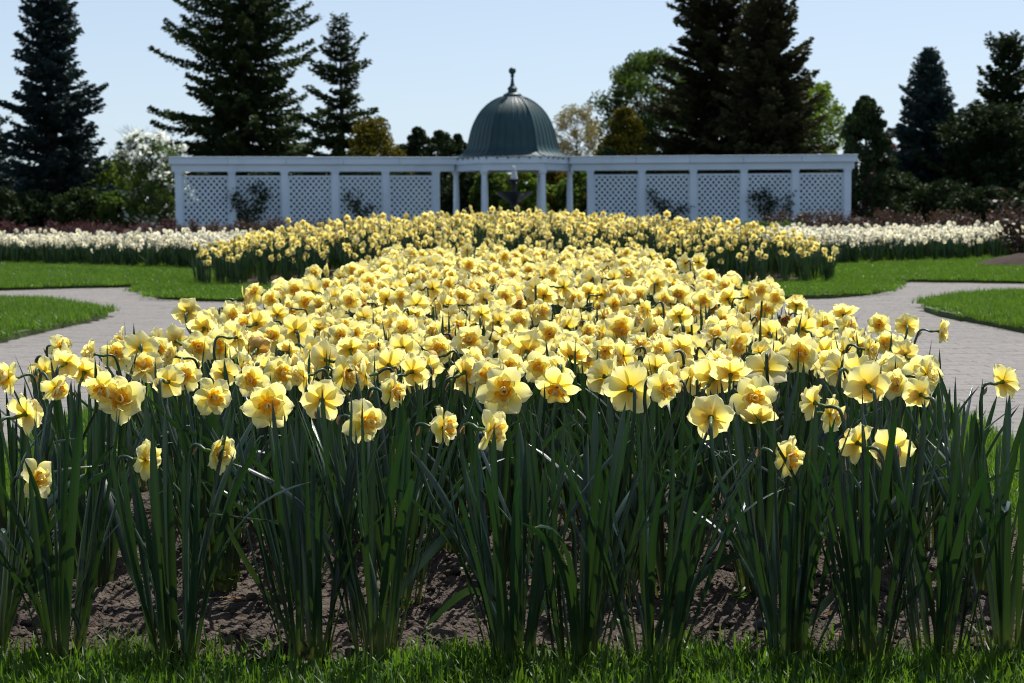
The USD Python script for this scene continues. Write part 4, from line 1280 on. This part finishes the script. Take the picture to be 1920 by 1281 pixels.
for i, (px_, top, hw, lab) in enumerate([(788, 222, 46, "leftmost and tallest rounded dark cedar left of the dome"), (828, 228, 44, "middle dark cedar of the group left of the dome"), (860, 236, 34, "narrow dark cedar next to the dome's left flank"), (760, 256, 34, "low dark cedar filling the gap beside the gold tipped evergreen")]):
    plant_blob("cedar", lab, px_, top, hw, 84 + i, "yew", 10 + i, shape="column", leaves=6000, leaf=0.17, clumps=34, clump=0.34)
plant_blob("willow", "airy tree with pale yellow tan buds right of the dome", 1082, 186, 50, 92, "bud", 20, shape="round", leaves=8000, leaf=0.11, clumps=70, clump=0.26, zlo=0.2, fill=1.1)
plant_blob("golden_cypress", "pointed gold tipped evergreen right of the dome", 1172, 184, 64, 78, "gold", 21, shape="cone", leaves=8000, leaf=0.17, clumps=40, clump=0.34)
plant_blob("cedar", "dark low evergreen in front of the pointed gold tipped one", 1140, 262, 36, 76, "yew", 22, shape="column", leaves=5000, leaf=0.17, clumps=28)
plant_conifer("pine", "dark pine peeking out left of the green broadleaf tree", 1160, 158, 40, 94, "yew", 23, droop=0.1, whorls=13, per=6, shape=0.5, dens=1.3, ragged=0.5, tuft=0.45)
plant_blob("maple", "sunlit green broadleaf tree beside the tall pair of conifers", 1222, 74, 92, 98, "midgreen", 24, shape="round", leaves=20000, leaf=0.20, clumps=80, clump=0.28, zlo=0.12)
plant_conifer("tall_fir", "tallest dark brown fir of the pair above the right wing", 1338, -190, 138, 80, "brownfir", 30, droop=0.02, clear=0.04, whorls=32, per=10, shape=0.46, dens=1.35, ragged=0.34, tuft=0.42, up_tip=0.12)
plant_conifer("tall_fir", "second dark fir of the pair, its tip just inside the picture", 1440, -20, 142, 77, "brownfir", 31, droop=0.04, clear=0.04, whorls=28, per=10, shape=0.44, dens=1.5, ragged=0.34, tuft=0.42, up_tip=0.14)
plant_blob("maple", "yellow green broadleaf tree behind the pair of dark firs", 1520, 140, 62, 98, "lime", 32, shape="round", leaves=12000, leaf=0.19, clumps=70, clump=0.28, zlo=0.15)
plant_blob("cypress", "dark lumpy cypress rising behind the right end of the pergola", 1622, 165, 66, 66.8, "yew", 33, shape="cone", leaves=16000, leaf=0.15, clumps=70, clump=0.25, zlo=0.02)
plant_blob("maple", "small purple leaved tree between two dark conifers", 1672, 228, 38, 100, "purple", 34, shape="round", leaves=3000, leaf=0.2, clumps=24, clump=0.35)
plant_conifer("spire_spruce", "narrow pointed spruce standing alone against the sky at the right", 1737, 84, 104, 75, "spruce_blue", 35, droop=0.12, clear=0.02, whorls=30, per=10, shape=0.72, dens=1.5, ragged=0.22, tuft=0.34, up_tip=0.15)
plant_conifer("pine", "open crowned pine at the right edge of the view", 1886, 60, 100, 78, "yew", 36, droop=0.10, clear=0.1, whorls=17, per=7, shape=0.42, dens=1.5, ragged=0.35, tuft=0.46)
plant_conifer("yew_tree", "broad low dark evergreen in front of the right edge pine", 1852, 214, 150, 72, "yew", 37, droop=-0.1, clear=0.0, whorls=20, per=10, shape=0.55, dens=1.5, ragged=0.3, tuft=0.40)
plant_conifer("pine", "small dark conifer between the spire spruce and the pine", 1822, 190, 44, 86, "yew", 38, droop=0.1, whorls=14, per=7, shape=0.5, dens=1.4, ragged=0.4, tuft=0.4)
plant_blob("crabapple", "crabapple covered in white blossom at the pergola's left end", 286, 240, 62, 65, "midgreen", 40, shape="round", leaves=6500, leaf=0.13, clumps=60, clump=0.24, zlo=0.06, extra=("blossom", 2600, 0.13, "blossom"))
plant_blob("spring_shrub", "yellow green shrub between the blue spruce and the crabapple", 196, 292, 38, 84, "lime", 41, cat="shrub", shape="round", leaves=4500, leaf=0.16, clumps=34, clump=0.34, zlo=0.0)
plant_conifer("young_conifer", "small thin conifer tip showing beyond the crabapple", 228, 258, 14, 96, "yew", 42, whorls=14, per=6, dens=1.2, tuft=0.3)


def bare_tree(name, label, px, top, half, depth, seed):
    rg = np.random.default_rng(seed)
    b, h = tree_at(px, top, depth)
    t = thing(name, label, "tree", mat4(b))
    mb = MB(); tw = MB()
    def grow(p, d, ln, r, k):
        q = p + d * ln
        mid = (p + q) / 2 + rg.normal(0, 0.04, 3) * ln
        (mb if k < 2 else tw).tube(np.array([p, mid, q]), np.array([r, r * 0.85, r * 0.7]), 4)
        if k >= 6:
            return
        for j in range(2 if rg.random() < 0.55 else 3):
            e = d + rg.normal(0, 0.42, 3) + [0, 0, 0.12]
            grow(q, e / np.linalg.norm(e), ln * rg.uniform(0.62, 0.86), r * 0.62, k + 1)
    grow(np.zeros(3), np.array([0.05, 0, 1.0]), h * 0.25, 0.012 * h, 0)
    mb.build("trunk", M["bark"], t, smooth=True)
    tw.build("twig", M["bark"], t)


bare_tree("bare_tree", "leafless grey tree behind the crabapple", 278, 190, 40, 92, 43)
bare_tree("bare_tree", "small leafless tree left of the crabapple", 215, 240, 25, 98, 44)

# low evergreens seen through the pavilion and beside it
fills = [(-30, 345, 60, "yew"), (60, 360, 60, "yew"), (150, 352, 44, "spruce"), (232, 350, 36, "midgreen"), (350, 292, 50, "yew"), (420, 305, 60, "yew"), (505, 312, 55, "yew"), (585, 300, 55, "spruce"), (655, 300, 44, "yew"), (735, 298, 44, "yew"),
         (800, 308, 44, "yew"), (872, 302, 44, "yew"), (925, 306, 36, "midgreen"), (985, 310, 40, "lime"), (1040, 304, 40, "gold"), (1095, 300, 44, "midgreen"), (1165, 305, 50, "yew"), (1250, 292, 60, "brownfir"), (1330, 285, 60, "brownfir"),
         (1410, 285, 60, "brownfir"), (1490, 290, 56, "brownfir"), (1560, 300, 46, "yew"), (1680, 320, 50, "yew"), (1760, 340, 60, "yew"), (1850, 350, 70, "yew"), (1930, 330, 60, "yew")]
word = {"yew": "dark evergreen", "spruce": "dull green evergreen", "midgreen": "mid green", "lime": "yellow green", "gold": "gold tinged", "brownfir": "brownish evergreen"}
where = ["at the picture's left border", "under the blue spruce", "under the blue spruce's outer boughs", "before the yellow green shrub", "behind the pergola's left end", "behind the first lattice panel", "behind the second lattice panel", "behind the third lattice panel",
         "behind the fourth lattice panel", "behind the fifth lattice panel", "behind the wing next to the pavilion", "behind the pavilion's outer left opening", "behind the pavilion left of the fountain", "behind the fountain", "behind the pavilion right of the fountain",
         "behind the pavilion's outer right opening", "behind the right wing's first panel", "behind the right wing's second panel", "behind the right wing's third panel", "behind the right wing's fourth panel", "behind the right wing's last panel",
         "behind the pergola's right end", "between the cypress and the spire spruce", "under the spire spruce", "under the right edge pine", "at the picture's right border"]
for i, ((px_, top, hw, mk), wh) in enumerate(zip(fills, where)):
    plant_blob("background_shrub", f"{word[mk]} shrub {wh}", px_, top, hw, 74 + (i * 7) % 9 if 300 < px_ < 1620 else 66 + (i * 5) % 7, mk, 50 + i, cat="shrub", shape="round", leaves=4200, leaf=0.19, clumps=30, clump=0.36, zlo=0.0, limbs=False, group="shrubs behind the pergola")

# far wood, one mass
rg = np.random.default_rng(90)
C = []
for k in range(120):
    px_ = rg.uniform(-250, 2170)
    d = rg.uniform(135, 165)
    b, h = tree_at(px_, rg.uniform(285, 335), d)
    q = rg.normal(0, 1, (420, 3)); q /= np.linalg.norm(q, axis=1, keepdims=True)
    C.append(b + [0, 0, h * 0.5] + q * np.array([2.4, 2.0, h * 0.5]) * (rg.random((420, 1)) ** 0.4))
C = np.vstack(C)
D = rg.normal(0, 1, C.shape); D /= np.linalg.norm(D, axis=1, keepdims=True)
v, f = tufts(rg, C, D, 0.55 * rg.uniform(0.6, 1.4, len(C)), 0.4)
tag(obj("woodland", (v, f), M["yew"]), "far wood closing the view behind the garden", kind="stuff")


# ------------------------------------------------------------------ rose bed, climbers and small things
def rose_class(name, mk, seed, hh=0.5):
    p = klass(name)
    rg = np.random.default_rng(seed)
    st = MB()
    C = []
    for k in range(7):
        a = k * 2.4; q = rg.uniform(0.12, 0.32)
        tip = np.array([q * math.cos(a), q * math.sin(a), hh * rg.uniform(0.7, 1.1)])
        st.tube(np.array([[0, 0, 0], tip * [0.35, 0.35, 0.5], tip]), np.array([0.011, 0.008, 0.004]), 4)
        tt = rg.uniform(0.25, 1.05, 60)
        C.append(np.outer(tt, tip) + rg.normal(0, 0.055, (60, 3)))
    C = np.vstack(C); C = C[C[:, 2] > 0.03]
    D = rg.normal(0, 1, C.shape); D /= np.linalg.norm(D, axis=1, keepdims=True)
    v, f = tufts(rg, C, D, 0.065 * rg.uniform(0.6, 1.3, len(C)), 0.042)
    st.build("cane", M["bark"], p, True)
    obj("foliage", (v, f), M[mk], p)
    return p


roses = {"red": [rose_class(f"rose_red_{k:03d}", "rose_red", 500 + k) for k in range(3)], "brown": [rose_class(f"rose_brown_{k:03d}", "rose_brown", 510 + k, 0.55) for k in range(3)]}
spots = []
for row, d in enumerate((41.0, 45.0, 49.5)):
    for px_ in np.arange(-60, 640, 40):
        spots.append((px_ + rng.normal(0, 7) + row * 13, d, "red" if px_ < 330 else "brown", "left"))
    for px_ in np.arange(1440, 2010, 40):
        spots.append((px_ + rng.normal(0, 7) + row * 13, d, "red" if rng.random() < 0.25 else "brown", "right"))
for (px_, d, c, sd) in spots:
    b = at(px_, 400, d)
    p = ref(path_of("rose_bush"), roses[c][rng.integers(0, 3)], mat4((b[0], d, -0.03), rng.uniform(0, 6.28), rng.uniform(0.6, 0.95) * (0.9 if sd == "left" else 1.15)))
    lab = "young red leaved rose bush" if c == "red" else "bronze leaved rose bush"
    tag(p, f"{lab} in the bed beyond the white daffodils, {sd} of the dome", "rose bush", f"{lab}es in the rose bed {sd} of the dome")
p = ref(path_of("rose_bush"), roses["brown"][1], mat4((*gp(1912, 492)[:2], 0.03), 1.0, 1.35))
tag(p, "bronze rose bush standing before the white daffodils at the right border", "rose bush")
# mulch ring on the lawn at the right border
mp = gp(1935, 503)
ang = np.linspace(0, 2 * PI, 28, endpoint=False)
v, f, e = poly_mesh(Polygon([(mp[0] + 0.75 * math.cos(a), mp[1] + 0.6 * math.sin(a)) for a in ang]), 0.02, 0.08, 0.05, 5, 51, lambda q: 0.16 * np.maximum(0, 1 - np.hypot((q[:, 0] - mp[0]) / 0.75, (q[:, 1] - mp[1]) / 0.6) ** 2))
tag(obj("mulch_mound", (v, f), M["mulch"], smooth=True), "low dark mulch mound on the far lawn at the right", kind="structure")
# low green plants before the right wing
for i, px_ in enumerate(range(1352, 1500, 24)):
    b = at(px_, 400, 38 + i % 2)
    blob_tree("edging_shrub", f"low green edging shrub, {ORD[i]} from the dome side, before the right wing", "shrub", np.array([b[0], b[1], -0.03]), 0.42, 0.24, "midgreen", 140 + i, zlo=0.0, leaves=700, leaf=0.06, clumps=14, clump=0.5, limbs=False, group="edging shrubs before the right wing")


def climber(px_list, depth, seed, label, sparse=1.0):
    """A climbing rose trained over a lattice panel: stems through given pixels of the photograph with leaves along them."""
    rg = np.random.default_rng(seed)
    base = at(px_list[0][0][0], 425, depth)
    o = np.array([base[0], depth, 0.0])
    t = thing("climbing_rose", label, "climbing rose", mat4(o))
    st, C = MB(), []
    for pl in px_list:
        P = np.array([at(u, w, depth + rg.uniform(-0.08, 0.05)) for u, w in pl]) - o
        P[0][2] = max(0.0, P[0][2])
        st.tube(P, np.linspace(0.02, 0.008, len(P)), 5)
        for a, b in zip(P[:-1], P[1:]):
            m = int(np.linalg.norm(b - a) * 115 * sparse)
            C.append(a + (b - a) * rg.random((m, 1)) + rg.normal(0, 1, (m, 3)) * [0.13, 0.06, 0.13])
    C = np.vstack(C)
    D = rg.normal(0, 1, C.shape); D /= np.linalg.norm(D, axis=1, keepdims=True)
    st.build("cane", M["bark"], t, True)
    v, f = tufts(rg, C, D, 0.125 * rg.uniform(0.6, 1.4, len(C)), 0.09)
    obj("foliage", (v, f), M["yew"], t)


climber([[(468, 428), (452, 400), (440, 380), (434, 366), (446, 360)], [(470, 428), (466, 400), (460, 385), (450, 372)], [(476, 428), (478, 400), (484, 375), (492, 360), (486, 345), (474, 352), (470, 362)], [(478, 400), (500, 372), (498, 358)]], 62.55, 1, "climbing rose on the second lattice panel of the left wing")
climber([[(682, 420), (672, 395), (656, 375), (648, 362)], [(684, 420), (690, 392), (700, 385)], [(672, 395), (664, 380), (676, 370)]], 63.5, 2, "climbing rose on the fourth lattice panel of the left wing", 0.8)
climber([[(1262, 415), (1240, 392), (1228, 375), (1218, 358)], [(1264, 415), (1270, 392), (1290, 390)], [(1240, 392), (1252, 380)]], 64.3, 3, "climbing rose on the second lattice panel of the right wing", 0.9)
climber([[(1440, 415), (1432, 390), (1420, 370), (1404, 366)], [(1440, 415), (1446, 385), (1436, 362), (1424, 360)], [(1446, 388), (1456, 380)]], 64.0, 4, "larger climbing rose on the fourth lattice panel of the right wing", 1.1)
climber([[(1474, 415), (1476, 390), (1482, 370), (1480, 366)]], 64.0, 5, "small climbing rose against the last lattice post but one", 0.9)


def weed(px_, py_, seed, n, ln, label, h=0.03):
    rg = np.random.default_rng(seed)
    b = gp(px_, py_, 0.02)
    t = thing("weed", label, "weed", mat4((b[0], b[1], b[2] - 0.004)))
    obj("stem", tube(np.array([[0, 0, 0], [0.002, 0, h * 0.6], [0, 0.002, h]]), 0.0015, 5), M["grass"], t, smooth=True)
    for k in range(n):
        a = k * 2.4 + rg.normal(0, 0.4)
        v, f, uv = leaf_shape(rg, np.array([0, 0, h * rg.uniform(0.5, 1)]), a, 0.9, 1.6, ln * rg.uniform(0.7, 1.2), ln * 0.55, 0.2, 7)
        obj("leaf", (v, f), M["grass"], t, smooth=True)


weed(432, 1118, 1, 5, 0.034, "small bright green leafy weed between two clumps at the left", 0.045)
weed(1385, 1135, 2, 6, 0.022, "tiny weed seedling on bare soil right of the middle")
weed(760, 1150, 3, 6, 0.02, "sparse weed sprig on the soil left of the middle")
weed(1170, 1195, 4, 7, 0.018, "weed sprig at the grass edge in the middle")
weed(880, 1085, 5, 5, 0.02, "weed sprig behind the arching leaf in the front row")
b = gp(1427, 1172, 0.03)
m = trimesh.creation.icosphere(2, 0.013)
v = m.vertices * [1.1, 0.9, 0.85] * (0.92 + 0.16 * meshkit.noise(m.vertices * 90, 3))[:, None]
tag(obj("pebble", (v + b, m.faces), M["pebble"], smooth=True), "dark round pebble lying on the soil", "pebble")

rg = np.random.default_rng(321)
for i in range(16):                                  # dry leaf scraps
    u, w = rg.uniform(60, 1860), rg.uniform(1090, 1215)
    b = gp(u, w, 0.02)
    z = float(soil_z(np.array([b[:2]]))[0]) + 0.004
    v, f, uv = leaf_shape(rg, np.zeros(3), rg.uniform(0, 6.28), 1.45, 1.75, rg.uniform(0.03, 0.08), rg.uniform(0.005, 0.010), 1.0, 9)
    p = obj("dry_leaf", (v + [b[0], b[1], z], f), M["spathe"], smooth=True)
    tag(p, "dry brown scrap of daffodil leaf lying on the soil", "dry leaf", "dry leaf scraps on the soil of the near bed")
